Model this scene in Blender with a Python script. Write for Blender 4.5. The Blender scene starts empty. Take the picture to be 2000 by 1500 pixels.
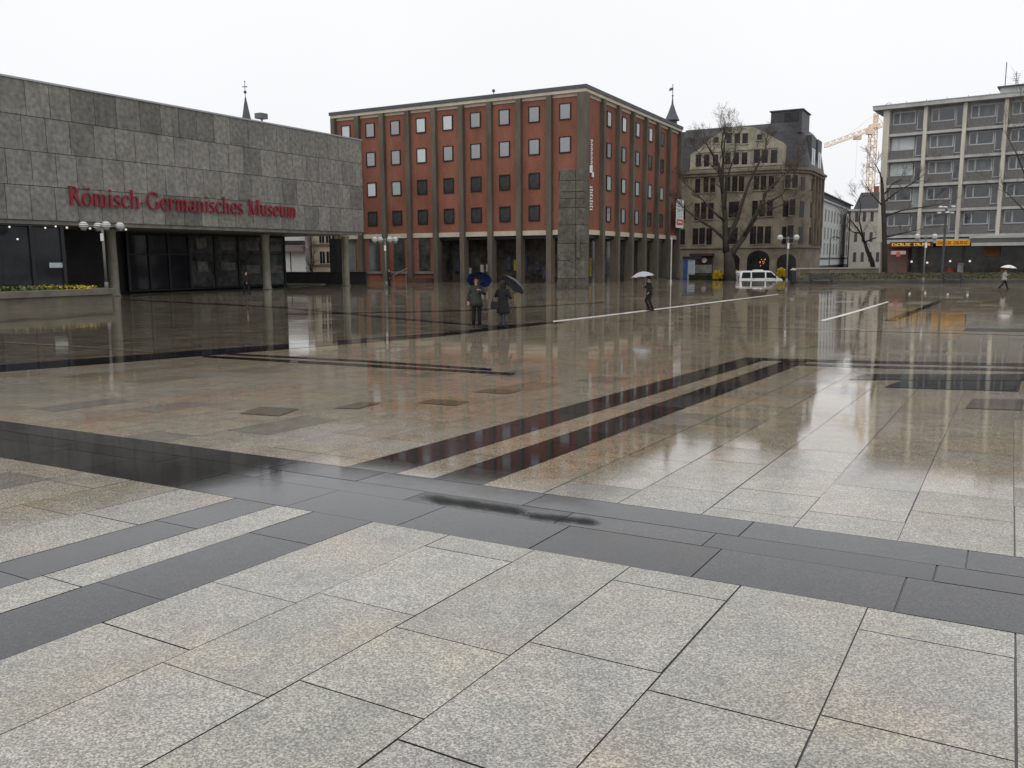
import bpy, bmesh, math, random
from mathutils import Vector, Matrix
random.seed(7)
R = math.radians
sc = bpy.context.scene
COL = sc.collection

# ------------------------------------------------------------------ camera, sky, sun, exposure
FPX, PITCH, ROLL, EYE = 1650.0, math.atan(243 / 1650.0), 0.006, 1.55
cam = bpy.data.objects.new("camera", bpy.data.cameras.new("camera"))
COL.objects.link(cam)
cam.data.sensor_width = 36.0
cam.data.lens = 36.0 * FPX / 2000.0
cam.data.clip_start, cam.data.clip_end = 0.05, 3000.0
cam.location = (0, 0, EYE)
cam.matrix_world = Matrix.Translation((0, 0, EYE)) @ Matrix.Rotation(R(90) - PITCH, 4, 'X') @ Matrix.Rotation(-ROLL, 4, 'Z')
sc.camera = cam

world = bpy.data.worlds.new("World")
sc.world = world
world.use_nodes = True
wn, wl = world.node_tree.nodes, world.node_tree.links
bg = wn["Background"]
bg.inputs[1].default_value = 0.1
sky = wn.new("ShaderNodeTexSky")
sky.sky_type = 'NISHITA'
sky.sun_disc = False
sky.sun_elevation = R(52)
sky.sun_rotation = R(200)
sky.dust_density = 6.0
hs = wn.new("ShaderNodeHueSaturation")
hs.inputs["Saturation"].default_value = 0.12
tc = wn.new("ShaderNodeTexCoord")
sep = wn.new("ShaderNodeSeparateXYZ")
ramp = wn.new("ShaderNodeValToRGB")
ramp.color_ramp.elements[0].position = 0.0
ramp.color_ramp.elements[0].color = (0.89, 0.90, 0.925, 1)
ramp.color_ramp.elements[1].position = 0.7
ramp.color_ramp.elements[1].color = (1.0, 1.0, 1.0, 1)
e = ramp.color_ramp.elements.new(0.22)
e.color = (0.945, 0.955, 0.975, 1)
cn = wn.new("ShaderNodeTexNoise")
cn.inputs["Scale"].default_value = 2.2
cn.inputs["Detail"].default_value = 5
cm = wn.new("ShaderNodeMapRange")
cm.inputs[3].default_value, cm.inputs[4].default_value = 8.75, 9.75
mul = wn.new("ShaderNodeVectorMath"); mul.operation = 'SCALE'
mixw = wn.new("ShaderNodeMixRGB")
mixw.inputs[0].default_value = 0.93
wl.new(tc.outputs["Generated"], sep.inputs[0])
wl.new(sep.outputs[2], ramp.inputs[0])
wl.new(tc.outputs["Generated"], cn.inputs["Vector"])
wl.new(cn.outputs[0], cm.inputs[0])
wl.new(ramp.outputs[0], mul.inputs[0])
wl.new(cm.outputs[0], mul.inputs["Scale"])
wl.new(sky.outputs[0], hs.inputs["Color"])
wl.new(hs.outputs[0], mixw.inputs[1])
wl.new(mul.outputs[0], mixw.inputs[2])
wl.new(mixw.outputs[0], bg.inputs[0])

sl = bpy.data.lights.new("sun", 'SUN')
sl.energy, sl.angle, sl.color = 0.5, R(60), (1.0, 0.985, 0.96)
sun = bpy.data.objects.new("sun", sl)
COL.objects.link(sun)
sun.rotation_euler = (R(38), 0, R(-20))
sc.view_settings.view_transform = 'Standard'
sc.view_settings.look = 'None'
sc.view_settings.exposure = 0.2
sc.view_settings.gamma = 1.0

# ------------------------------------------------------------------ where things stand
ZF = -0.9425                      # level of the flat far part of the square
def zg(y):                        # the square falls gently away from the viewer and then lies flat
    if y < 16: return -0.0325 * max(y, -8)
    t = min(y, 42) - 16
    return -0.0325 * (16 + t - t * t / 52.0)
def ray(u, v):
    x, y = (u - 1000) / FPX, (750 - v) / FPX
    c, s = math.cos(ROLL), math.sin(ROLL)
    x, y = c * x + s * y, -s * x + c * y
    return (x, math.cos(PITCH) + y * math.sin(PITCH), -math.sin(PITCH) + y * math.cos(PITCH))
def W(u, v, Y):                   # point of the place seen at photo pixel (u, v), Y metres ahead
    r = ray(u, v)
    return Vector((r[0] / r[1] * Y, Y, EYE + r[2] / r[1] * Y))
def G(u, v):                      # point of the paving seen at photo pixel (u, v)
    r = ray(u, v)
    lo, hi = 0.5, 400.0
    for _ in range(50):
        m = (lo + hi) / 2
        if EYE + r[2] / r[1] * m > zg(m): lo = m
        else: hi = m
    return Vector((r[0] / r[1] * lo, lo, zg(lo)))
AZ = R(30.5)
def AB(a, b):
    return (a * math.sin(AZ) + b * math.cos(AZ), a * math.cos(AZ) - b * math.sin(AZ))
def toAB(p):
    return (p.x * math.sin(AZ) + p.y * math.cos(AZ), p.x * math.cos(AZ) - p.y * math.sin(AZ))

# ------------------------------------------------------------------ materials
MATS = {}
def mat(name, col, rough=0.7, var=0.12, scale=2.0, spec=0.35, metal=0.0, stretch=(1, 1, 1), col2=None, ior=1.45, bump=0.0, emit=None):
    if name in MATS: return MATS[name]
    m = bpy.data.materials.new(name); m.use_nodes = True
    n, l = m.node_tree.nodes, m.node_tree.links
    p = n["Principled BSDF"]
    p.inputs["Roughness"].default_value = rough
    p.inputs["Specular IOR Level"].default_value = spec
    p.inputs["Metallic"].default_value = metal
    p.inputs["IOR"].default_value = ior
    t = n.new("ShaderNodeTexCoord"); mp = n.new("ShaderNodeMapping")
    mp.inputs["Scale"].default_value = stretch
    nz = n.new("ShaderNodeTexNoise")
    nz.inputs["Scale"].default_value = scale; nz.inputs["Detail"].default_value = 6
    nz.inputs["Roughness"].default_value = 0.65
    rp = n.new("ShaderNodeValToRGB")
    c2 = col2 or tuple(min(1, c * (1 + var)) for c in col)
    rp.color_ramp.elements[0].position, rp.color_ramp.elements[1].position = 0.3, 0.7
    rp.color_ramp.elements[0].color = tuple(c * (1 - var) for c in col) + (1,)
    rp.color_ramp.elements[1].color = tuple(c2) + (1,)
    l.new(t.outputs["Object"], mp.inputs[0]); l.new(mp.outputs[0], nz.inputs["Vector"])
    l.new(nz.outputs[0], rp.inputs[0]); l.new(rp.outputs[0], p.inputs["Base Color"])
    if bump:
        b = n.new("ShaderNodeBump"); b.inputs["Strength"].default_value = bump
        l.new(nz.outputs[0], b.inputs["Height"]); l.new(b.outputs[0], p.inputs["Normal"])
    if emit:
        p.inputs["Emission Color"].default_value = tuple(emit[:3]) + (1,)
        p.inputs["Emission Strength"].default_value = emit[3]
    MATS[name] = m
    return m

def tinted(name, col, rough, streak=(1, 1, 0.25), scale=1.5, var=0.3, fine=14.0):
    """stone that takes a tint per slab from the face attribute and has mottling and run-off streaks"""
    m = mat(name, col, rough, var, scale, 0.3, stretch=streak)
    n, l = m.node_tree.nodes, m.node_tree.links
    p = n["Principled BSDF"]
    rp = [x for x in n if x.type == 'VALTORGB'][0]
    at = n.new("ShaderNodeAttribute"); at.attribute_name = "tint"
    f = n.new("ShaderNodeTexNoise"); f.inputs["Scale"].default_value = fine; f.inputs["Detail"].default_value = 4
    fr = n.new("ShaderNodeMapRange"); fr.inputs[1].default_value, fr.inputs[2].default_value = 0.3, 0.7
    fr.inputs[3].default_value, fr.inputs[4].default_value = 0.72, 1.30
    t = [x for x in n if x.type == 'TEX_COORD'][0]
    l.new(t.outputs["Object"], f.inputs["Vector"]); l.new(f.outputs[0], fr.inputs[0])
    m1 = n.new("ShaderNodeMixRGB"); m1.blend_type = 'MULTIPLY'; m1.inputs[0].default_value = 1
    m2 = n.new("ShaderNodeVectorMath"); m2.operation = 'SCALE'
    l.new(rp.outputs[0], m1.inputs[1]); l.new(at.outputs["Color"], m1.inputs[2])
    l.new(m1.outputs[0], m2.inputs[0]); l.new(fr.outputs[0], m2.inputs["Scale"])
    l.new(m2.outputs[0], p.inputs["Base Color"])
    return m

def paving_material(name, dark, mid, light, r0, r1, spec, speck, wetdark, bump, level=0.34, ior=1.45):
    """wet granite: speckled grain, slab tint, a film of water whose thickness sets the gloss"""
    m = bpy.data.materials.new(name); m.use_nodes = True
    n, l = m.node_tree.nodes, m.node_tree.links
    p = n["Principled BSDF"]
    t = n.new("ShaderNodeTexCoord")
    g = n.new("ShaderNodeTexNoise"); g.inputs["Scale"].default_value = speck; g.inputs["Detail"].default_value = 2.5
    g.inputs["Roughness"].default_value = 0.7
    v = n.new("ShaderNodeTexVoronoi"); v.inputs["Scale"].default_value = speck * 1.3
    mx = n.new("ShaderNodeMath"); mx.operation = 'MULTIPLY_ADD'
    sv = n.new("ShaderNodeSeparateColor")
    l.new(t.outputs["Object"], g.inputs["Vector"]); l.new(t.outputs["Object"], v.inputs["Vector"])
    l.new(v.outputs["Color"], sv.inputs[0])
    l.new(sv.outputs[0], mx.inputs[0]); mx.inputs[1].default_value = 0.42
    h = n.new("ShaderNodeMath"); h.operation = 'MULTIPLY'; h.inputs[1].default_value = 0.62
    l.new(g.outputs[0], h.inputs[0]); l.new(h.outputs[0], mx.inputs[2])
    rp = n.new("ShaderNodeValToRGB")
    rp.color_ramp.elements[0].position, rp.color_ramp.elements[1].position = 0.27, 0.74
    rp.color_ramp.elements[0].color = dark + (1,); rp.color_ramp.elements[1].color = light + (1,)
    k = rp.color_ramp.elements.new(0.5); k.color = mid + (1,)
    l.new(mx.outputs[0], rp.inputs[0])
    # rusty and mossy blotches
    bl = n.new("ShaderNodeTexNoise"); bl.inputs["Scale"].default_value = 1.1; bl.inputs["Detail"].default_value = 5
    br = n.new("ShaderNodeValToRGB")
    br.color_ramp.elements[0].position, br.color_ramp.elements[1].position = 0.48, 0.74
    br.color_ramp.elements[0].color = (0.96, 0.965, 0.96, 1); br.color_ramp.elements[1].color = (1.16, 0.99, 0.82, 1)
    l.new(t.outputs["Object"], bl.inputs["Vector"]); l.new(bl.outputs[0], br.inputs[0])
    gm = n.new("ShaderNodeTexNoise"); gm.inputs["Scale"].default_value = 4.5; gm.inputs["Detail"].default_value = 6; gm.inputs["Roughness"].default_value = 0.7
    gr_ = n.new("ShaderNodeMapRange"); gr_.inputs[1].default_value, gr_.inputs[2].default_value = 0.32, 0.6
    gr_.inputs[3].default_value, gr_.inputs[4].default_value = 0.74, 1.04
    gv = n.new("ShaderNodeTexVoronoi"); gv.inputs["Scale"].default_value = 2.3
    gs = n.new("ShaderNodeMapRange"); gs.inputs[1].default_value, gs.inputs[2].default_value = 0.03, 0.045
    gs.inputs[3].default_value, gs.inputs[4].default_value = 0.55, 1.0
    gmu = n.new("ShaderNodeMath"); gmu.operation = 'MULTIPLY'
    l.new(t.outputs["Object"], gm.inputs["Vector"]); l.new(gm.outputs[0], gr_.inputs[0])
    l.new(t.outputs["Object"], gv.inputs["Vector"]); l.new(gv.outputs["Distance"], gs.inputs[0])
    l.new(gr_.outputs[0], gmu.inputs[0]); l.new(gs.outputs[0], gmu.inputs[1])
    bs_ = n.new("ShaderNodeVectorMath"); bs_.operation = 'SCALE'
    l.new(br.outputs[0], bs_.inputs[0]); l.new(gmu.outputs[0], bs_.inputs["Scale"])
    at = n.new("ShaderNodeAttribute"); at.attribute_name = "tint"
    m1 = n.new("ShaderNodeMixRGB"); m1.blend_type = 'MULTIPLY'; m1.inputs[0].default_value = 1
    m2 = n.new("ShaderNodeMixRGB"); m2.blend_type = 'MULTIPLY'; m2.inputs[0].default_value = 1
    l.new(rp.outputs[0], m1.inputs[1]); l.new(at.outputs["Color"], m1.inputs[2])
    l.new(m1.outputs[0], m2.inputs[1]); l.new(bs_.outputs[0], m2.inputs[2])
    # film of water
    w = n.new("ShaderNodeTexNoise"); w.inputs["Scale"].default_value = 0.35; w.inputs["Detail"].default_value = 7
    w.inputs["Roughness"].default_value = 0.6
    wr = n.new("ShaderNodeMapRange"); wr.inputs[1].default_value, wr.inputs[2].default_value = 0.38, 0.62
    l.new(t.outputs["Object"], w.inputs["Vector"]); l.new(w.outputs[0], wr.inputs[0])
    wa = n.new("ShaderNodeMath"); wa.operation = 'ADD'; wa.use_clamp = True
    wr.inputs[3].default_value, wr.inputs[4].default_value = -0.3, 0.3
    l.new(wr.outputs[0], wa.inputs[0]); l.new(at.outputs["Alpha"], wa.inputs[1])
    ro = n.new("ShaderNodeMapRange"); ro.inputs[3].default_value, ro.inputs[4].default_value = r1, r0
    l.new(wa.outputs[0], ro.inputs[0]); l.new(ro.outputs[0], p.inputs["Roughness"])
    # soaked stone is darker and warmer than damp stone
    dk = n.new("ShaderNodeMixRGB"); dk.inputs[1].default_value = (1, 1, 1, 1); dk.inputs[2].default_value = tuple(wetdark) + (1,)
    l.new(wa.outputs[0], dk.inputs[0])
    m3 = n.new("ShaderNodeMixRGB"); m3.blend_type = 'MULTIPLY'; m3.inputs[0].default_value = 1
    l.new(m2.outputs[0], m3.inputs[1]); l.new(dk.outputs[0], m3.inputs[2])
    l.new(m3.outputs[0], p.inputs["Base Color"])
    p.inputs["Specular IOR Level"].default_value = spec
    p.inputs["IOR"].default_value = ior
    # grain through the film and slow ripples of the surface
    b = n.new("ShaderNodeBump"); b.inputs["Strength"].default_value = bump; b.inputs["Distance"].default_value = 0.002
    l.new(g.outputs[0], b.inputs["Height"])
    rpn = n.new("ShaderNodeTexNoise"); rpn.inputs["Scale"].default_value = 2.2; rpn.inputs["Detail"].default_value = 3
    b2 = n.new("ShaderNodeBump"); b2.inputs["Strength"].default_value = 0.028; b2.inputs["Distance"].default_value = 0.01
    l.new(t.outputs["Object"], rpn.inputs["Vector"]); l.new(rpn.outputs[0], b2.inputs["Height"])
    l.new(b.outputs[0], b2.inputs["Normal"])
    lv = n.new("ShaderNodeMix"); lv.data_type = 'VECTOR'       # standing water levels itself over the sloping stone
    lf = n.new("ShaderNodeMath"); lf.operation = 'MULTIPLY'; lf.inputs[1].default_value = level
    l.new(wa.outputs[0], lf.inputs[0]); l.new(lf.outputs[0], lv.inputs[0])
    l.new(b2.outputs[0], lv.inputs[4]); lv.inputs[5].default_value = (0, 0, 1)
    nn = n.new("ShaderNodeVectorMath"); nn.operation = 'NORMALIZE'
    l.new(lv.outputs[1], nn.inputs[0]); l.new(nn.outputs[0], p.inputs["Normal"])
    MATS[name] = m
    return m

# ------------------------------------------------------------------ mesh builder
class MB:
    def __init__(s): s.v, s.f, s.t = [], [], []
    def add(s, vs, fs, tint=None):
        o = len(s.v); s.v += [tuple(q) for q in vs]
        for f in fs:
            s.f.append([i + o for i in f]); s.t.append(tint or (1, 1, 1, 1))
        return s
    def box(s, x0, x1, y0, y1, z0, z1, tint=None):
        v = [(x0, y0, z0), (x1, y0, z0), (x1, y1, z0), (x0, y1, z0), (x0, y0, z1), (x1, y0, z1), (x1, y1, z1), (x0, y1, z1)]
        return s.add(v, [(0, 3, 2, 1), (4, 5, 6, 7), (0, 1, 5, 4), (1, 2, 6, 5), (2, 3, 7, 6), (3, 0, 4, 7)], tint)
    def quad(s, a, b, c, d, tint=None): return s.add([a, b, c, d], [(0, 1, 2, 3)], tint)
    def prism(s, poly, fn, d0, d1, tint=None):
        """2-D outline poly lifted by fn(x, y, depth) between two depths"""
        n = len(poly)
        v = [fn(x, y, d0) for x, y in poly] + [fn(x, y, d1) for x, y in poly]
        f = [tuple(range(n)), tuple(range(2 * n - 1, n - 1, -1))] + [(i, i + n, (i + 1) % n + n, (i + 1) % n) for i in range(n)]
        return s.add(v, f, tint)
    def tube(s, pts, rad, n=8, caps=True):
        pts = [Vector(p) for p in pts]
        if not hasattr(rad, '__len__'): rad = [rad] * len(pts)
        rings = []; prev = None
        for i, p in enumerate(pts):
            d = (pts[min(i + 1, len(pts) - 1)] - pts[max(i - 1, 0)])
            d = d.normalized() if d.length > 1e-9 else Vector((0, 0, 1))
            if prev is None: a = d.orthogonal().normalized()
            else:
                a = prev - d * prev.dot(d)
                a = a.normalized() if a.length > 1e-6 else d.orthogonal().normalized()
            prev = a; b = d.cross(a)
            rings.append([p + (a * math.cos(q) + b * math.sin(q)) * rad[i] for q in [k * 2 * math.pi / n for k in range(n)]])
        v = [q for r in rings for q in r]; f = []
        for i in range(len(pts) - 1):
            for k in range(n):
                f.append((i * n + k, i * n + (k + 1) % n, (i + 1) * n + (k + 1) % n, (i + 1) * n + k))
        if caps:
            f.append(tuple(range(n - 1, -1, -1))); f.append(tuple((len(pts) - 1) * n + k for k in range(n)))
        return s.add(v, f)
    def lathe(s, prof, n=16, c=(0, 0, 0), sx=1, sy=1):
        v, f = [], []
        for r, z in prof:
            v += [(c[0] + sx * r * math.cos(k * 2 * math.pi / n), c[1] + sy * r * math.sin(k * 2 * math.pi / n), c[2] + z) for k in range(n)]
        for i in range(len(prof) - 1):
            for k in range(n):
                f.append((i * n + k, i * n + (k + 1) % n, (i + 1) * n + (k + 1) % n, (i + 1) * n + k))
        f.append(tuple(range(n - 1, -1, -1))); f.append(tuple((len(prof) - 1) * n + k for k in range(n)))
        return s.add(v, f)
    def sphere(s, c, r, n=14, sz=1.0):
        return s.lathe([(max(1e-3, r * math.sin(k * math.pi / n)), -r * sz * math.cos(k * math.pi / n)) for k in range(n + 1)], n, c)
    def build(s, name, m, parent=None, smooth=False, bevel=0.0, tint=False):
        me = bpy.data.meshes.new(name)
        me.from_pydata(s.v, [], s.f)
        if tint:
            at = me.attributes.new("tint", 'FLOAT_COLOR', 'FACE')
            at.data.foreach_set("color", [c for t in s.t for c in t])
        if smooth: me.polygons.foreach_set("use_smooth", [True] * len(me.polygons))
        me.materials.append(m)
        o = bpy.data.objects.new(name, me); COL.objects.link(o)
        if parent: o.parent = parent
        if bevel:
            b = o.modifiers.new("edge", 'BEVEL'); b.width = bevel; b.segments = 2; b.limit_method = 'ANGLE'
        me.update()
        return o

def tag(o, label, cat, group=None, kind=None):
    if label: o["label"] = label
    if cat: o["category"] = cat
    if group: o["group"] = group
    if kind: o["kind"] = kind
    return o
def thing(name, label, cat, loc=(0, 0, 0), rz=0.0, group=None):
    o = bpy.data.objects.new(name, None); COL.objects.link(o)
    o.empty_display_size = 0.3
    o.location = loc; o.rotation_euler = (0, 0, rz)
    return tag(o, label, cat, group)
def struct(o): o["kind"] = "structure"; return o
def inst(o, parent=None, loc=None, rz=None):
    c = o.copy(); COL.objects.link(c); c.parent = parent
    if loc is not None: c.location = loc
    if rz is not None: c.rotation_euler = (0, 0, rz)
    return c
def copy_tree(o, parent=None):
    c = o.copy(); COL.objects.link(c); c.parent = parent
    for ch in list(o.children): copy_tree(ch, c)
    return c
class Face:
    """vertical face through P in direction az from north, for reading wall positions"""
    def __init__(s, P, az): s.P = Vector(P); s.d = Vector((math.sin(az), math.cos(az), 0))
    def at(s, u, v):
        r = ray(u, v)
        # P + t d = k r  (x, y)
        det = r[0] * s.d.y - r[1] * s.d.x
        k = (s.P.x * s.d.y - s.P.y * s.d.x) / det
        t = ((k * r[0] - s.P.x) * s.d.x + (k * r[1] - s.P.y) * s.d.y)
        return t, EYE + k * r[2]

# ------------------------------------------------------------------ ground: street level, paving slabs, bands
M_joint = mat("wet_joint", (0.06, 0.057, 0.05), 0.35, 0.3, 3)
M_granite = paving_material("wet_granite", (0.07, 0.066, 0.058), (0.228, 0.218, 0.192), (0.53, 0.51, 0.455), 0.02, 0.20, 1.0, 115.0, (1.0, 0.91, 0.79), 0.06, 0.34, 1.6)
M_band = paving_material("wet_dark_granite", (0.007, 0.007, 0.0085), (0.016, 0.0165, 0.019), (0.05, 0.051, 0.056), 0.015, 0.16, 0.45, 90.0, (0.8, 0.8, 0.8), 0.06)
M_pale = paving_material("wet_pale_granite", (0.5, 0.5, 0.48), (0.68, 0.67, 0.64), (0.82, 0.81, 0.78), 0.3, 0.4, 0.4, 60.0, (0.9, 0.9, 0.9), 0.2)
M_brown = paving_material("brown_granite", (0.07, 0.062, 0.052), (0.125, 0.108, 0.088), (0.25, 0.22, 0.18), 0.05, 0.2, 0.7, 80.0, (0.9, 0.85, 0.8), 0.06)
M_street = mat("wet_asphalt", (0.05, 0.05, 0.052), 0.22, 0.3, 1.2, 0.5)

def slab_tint(kind, a, b_, y):
    """colour of one slab and, in the last number, how much water stands on it"""
    k = random.random()
    if kind == 'dark':
        b = random.uniform(0.65, 1.5)
        wet = random.uniform(0.75, 1.1) if b_ < -5.2 or a > 5.5 else random.uniform(0.25, 0.7) if b_ > -3.5 else random.uniform(0.5, 0.9)
        return (b, b, b * 1.04, wet)
    if a < 4.22 and b_ > -5.5:
        b = random.uniform(0.94, 1.06)
        b *= random.choice((0.93, 1.0, 1.0, 1.05))
        if -3.6 > b_ > -5.5: b *= 1.1
        return (b, b * random.uniform(0.985, 1.0), b * random.uniform(0.95, 1.0), random.uniform(-0.2, 0.1))
    b = random.uniform(0.92, 1.07)
    wet = random.choice((0.72, 0.85, 0.95, 1.0, 1.1, 1.2)) + random.uniform(-0.06, 0.06)
    if a < 11 and b_ > -2.9:                       # the drier corner at the right, beyond the band
        t = (a - 5.46) / 3.4 + max(0.0, (-1.6 - b_) * 0.45)
        wet = min(1.1, max(-0.1, t)) + random.uniform(-0.12, 0.12)
    if a < 12 and b_ < -5: wet = random.uniform(0.35, 0.68) + (a - 5.4) * 0.045     # shallower film, duller shine
    if a > 8 and b_ < -17.3 + (a - 9.24) * 0.078 and a < 200:   # darker field before the museum
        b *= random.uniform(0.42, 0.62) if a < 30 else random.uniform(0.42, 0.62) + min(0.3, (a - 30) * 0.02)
    if k < 0.04: return (b * 0.82, b * 0.78, b * 0.72, wet)
    if k < 0.07: return (b * 0.70, b * 0.72, b * 0.75, wet)
    if k < 0.25: return (b * 1.03, b * 0.98, b * 0.92, wet)
    return (b, b * 0.99, b * 0.965, wet)

E1, E2 = W(1326, 545, 98.0), W(1560, 545, 92.0)
def plaza_edge(x):
    if x < E1.x: return 131.0
    t = (x - E1.x) / (E2.x - E1.x)
    return 98.0 - 6.0 * min(max(t, 0), 1.0) if x < E2.x + 0.01 else 97.0
class Paving:
    def __init__(s): s.g, s.d = MB(), MB()
    def slab(s, a0, a1, b0, b1, kind, gap=0.004):
        g = [gap * random.choice((0.25, 0.6, 1.0, 1.0, 1.4)) for _ in range(4)]
        q = [AB(a0 + g[0], b0 + g[1]), AB(a1 - g[2], b0 + g[1]), AB(a1 - g[2], b1 - g[3]), AB(a0 + g[0], b1 - g[3])]
        ys = [p[1] for p in q]
        if max(ys) < 1.0 or min(ys) > 131: return
        if any(p[1] > plaza_edge(p[0]) - 0.05 for p in q): return
        lo, hi = min(p[0] for p in q), max(p[0] for p in q); ym = max(ys)
        if lo > ym * 0.75 + 3 or hi < -ym * 0.75 - 5: return
        jit = 0.0004 if ym > 9 else 0.0003
        z = [zg(y) + random.uniform(-jit, jit) for y in ys]
        v = [(p[0], p[1], zz) for p, zz in zip(q, z)]
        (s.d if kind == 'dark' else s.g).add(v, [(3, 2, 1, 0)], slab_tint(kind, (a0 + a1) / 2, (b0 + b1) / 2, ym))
    def fill(s, a0, a1, b0, b1, kind='light', row=0.615, length=0.93, joints=None, rb=None):
        b = b1; k = 0
        while b > b0 + 0.01:
            nb = max(b - row, b0)
            if nb - b0 < 0.12: nb = b0
            js = joints.get(k) if joints else None
            if js: js = list(js)
            else:
                js = []; a = a0 + random.uniform(0.25, 1.0) * length
                while a < a1 - 0.2:
                    js.append(a); a += length * random.choice((1, 1, 1, 0.7, 1.25))
            if js and joints:
                a = js[0] - length
                while a > a0 + 0.2: js.insert(0, a); a -= length
            js = [a0] + [j for j in js if a0 < j < a1] + [a1]
            for p, q in zip(js, js[1:]): s.slab(p, q, nb, b, kind)
            b = nb; k += 1
pv = Paving()
A0, A1 = 4.22, 5.46
near = {0: (3.03, 3.92), 1: (1.95, 2.90), 2: (3.06, 3.97), 3: (2.29, 2.90), 4: (2.12, 3.05, 3.96), 5: (2.26, 2.89)}
pv.fill(-8, A0, -3.57, 0.12, 'light', joints=near)
pv.fill(-8, A0, 0.12, 9, 'light')
pv.fill(-8, A0, -4.10, -3.57, 'dark', row=0.53, length=1.5)
pv.fill(-8, A0, -4.46, -4.10, 'light', row=0.36, length=1.6)
pv.fill(-8, A0, -4.88, -4.46, 'dark', row=0.42, length=1.1)
pv.fill(-8, A0, -16, -4.88, 'light')
# the broad dark band: three rows of long slabs
for r0, r1 in ((A0, 4.78), (4.78, 5.08), (5.08, A1)):
    b = 20.0 + random.uniform(0, 1)
    while b > -34:
        nb = b - random.choice((1.0, 1.25, 1.55)); pv.slab(r0, r1, nb, b, 'dark'); b = nb
far_b0, far_b1 = -96, 80
tw = (toAB(G(720, 900))[1], toAB(G(805, 915))[1], toAB(G(850, 933))[1], toAB(G(945, 946))[1])
S0, S1, S2, S3 = tw
AE = 18.4
pv.fill(A1, AE, S0, S1, 'dark', row=9, length=1.1)
pv.fill(A1, AE, S1, S2, 'light', row=9, length=1.1)
pv.fill(A1, AE, S2, S3, 'dark', row=9, length=1.1)
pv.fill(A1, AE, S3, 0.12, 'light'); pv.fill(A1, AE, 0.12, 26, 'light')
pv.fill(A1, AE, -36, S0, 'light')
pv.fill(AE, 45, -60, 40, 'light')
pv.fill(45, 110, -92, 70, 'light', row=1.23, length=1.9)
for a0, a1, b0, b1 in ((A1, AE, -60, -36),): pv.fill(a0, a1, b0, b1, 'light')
struct(pv.g.build("paving_slabs", M_granite, tint=True))
struct(pv.d.build("dark_paving_band", M_band, tint=True))

# plaza body under the slabs (the joints), with an edge towards the street
mb = MB()
xs = [-100, -60, -40, -20, -10, 0, 10, E1.x - 0.02, E1.x, E2.x, E2.x + 0.02, 50, 75, 100]
ys = [-8, -4, 0, 4, 8, 12, 14, 16, 18, 20, 22, 24, 26, 28, 30, 32, 34, 36, 38, 40, 42, 60, 80]
for x0, x1 in zip(xs, xs[1:]):
    col = ys + [None]
    for y0, y1 in zip(col, col[1:]):
        ya0, ya1 = (y0, y1) if y1 is not None else (y0, None)
        p = [(x0, ya0), (x1, ya0), (x1, y1 if y1 is not None else plaza_edge(x1)), (x0, y1 if y1 is not None else plaza_edge(x0))]
        mb.add([(x, y, zg(y) - 0.005) for x, y in p], [(0, 1, 2, 3)])
    mb.add([(x0, plaza_edge(x0), ZF - 0.005), (x1, plaza_edge(x1), ZF - 0.005), (x1, plaza_edge(x1), -2.6), (x0, plaza_edge(x0), -2.6)], [(0, 3, 2, 1)])
struct(mb.build("plaza_bed", M_joint))
mb = MB()
ST = -1.9
mb.quad((-1500, 60, ST - 0.3), (1500, 60, ST - 0.3), (1500, 2500, ST - 0.3), (-1500, 2500, ST - 0.3))
struct(mb.build("ground", mat("far_ground", (0.09, 0.09, 0.085), 0.8)))
mb = MB(); mb.quad((8, 90, ST), (140, 90, ST), (140, 330, ST), (8, 330, ST))
struct(mb.build("street", M_street))

# thin bands let into the far paving
def band(name, m, pts_top, pts_bot, h=0.004, steps=14):
    """strip between two lines on the paving, each given by its ends"""
    mb = MB(); lines = []
    for pts in (pts_top, pts_bot):
        g = [G(*p) for p in pts]; out = []
        for a, b in zip(g, g[1:]):
            out += [a.lerp(b, i / steps) for i in range(steps)]
        out.append(g[-1]); lines.append([(p.x, p.y, zg(p.y) + h) for p in out])
    a, b = lines
    for i in range(len(a) - 1): mb.quad(b[i], b[i + 1], a[i + 1], a[i])
    for t in range(len(mb.t)):
        c = random.uniform(0.85, 1.1); mb.t[t] = (c, c, c, random.uniform(0.7, 1.2))
    return struct(mb.build(name, m, tint=True))
band("dark_paving_strip", M_band, [(-40, 716), (400, 683), (850, 651), (1085, 626)], [(-40, 730), (400, 695), (850, 658), (1085, 631)])
band("dark_paving_strip", M_band, [(395, 694), (700, 711), (1008, 729)], [(395, 698), (700, 716), (1000, 733)])
band("dark_paving_strip", M_band, [(440, 690), (700, 703), (960, 720)], [(440, 693), (700, 706.5), (960, 724.5)])
band("dark_paving_strip", M_band, [(1480, 699.5), (1700, 705), (2060, 711)], [(1480, 704), (1700, 710), (2060, 717)])
band("dark_paving_strip", M_band, [(1552, 710), (1700, 715), (2060, 722)], [(1535, 713), (1700, 719), (2060, 727)])
band("dark_paving_strip", M_band, [(1690, 731), (2000, 731)], [(1655, 742), (2000, 744)], h=0.006)
band("dark_paving_strip", M_band, [(1760, 744), (1995, 745)], [(1725, 757), (1990, 765)], h=0.006)
band("brown_paving_slab", M_brown, [(1900, 779), (2000, 781)], [(1885, 798), (1996, 802)], h=0.006)
band("brown_paving_slab", M_brown, [(845, 780), (918, 784)], [(815, 787), (890, 793)], h=0.006)
band("brown_paving_slab", M_brown, [(510, 795), (585, 799)], [(465, 808), (545, 813)], h=0.006)
band("brown_paving_slab", M_brown, [(955, 760), (1020, 763)], [(925, 766), (990, 770)], h=0.006)
band("brown_paving_slab", M_brown, [(700, 786), (745, 787)], [(650, 798), (700, 799)], h=0.006)
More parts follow.
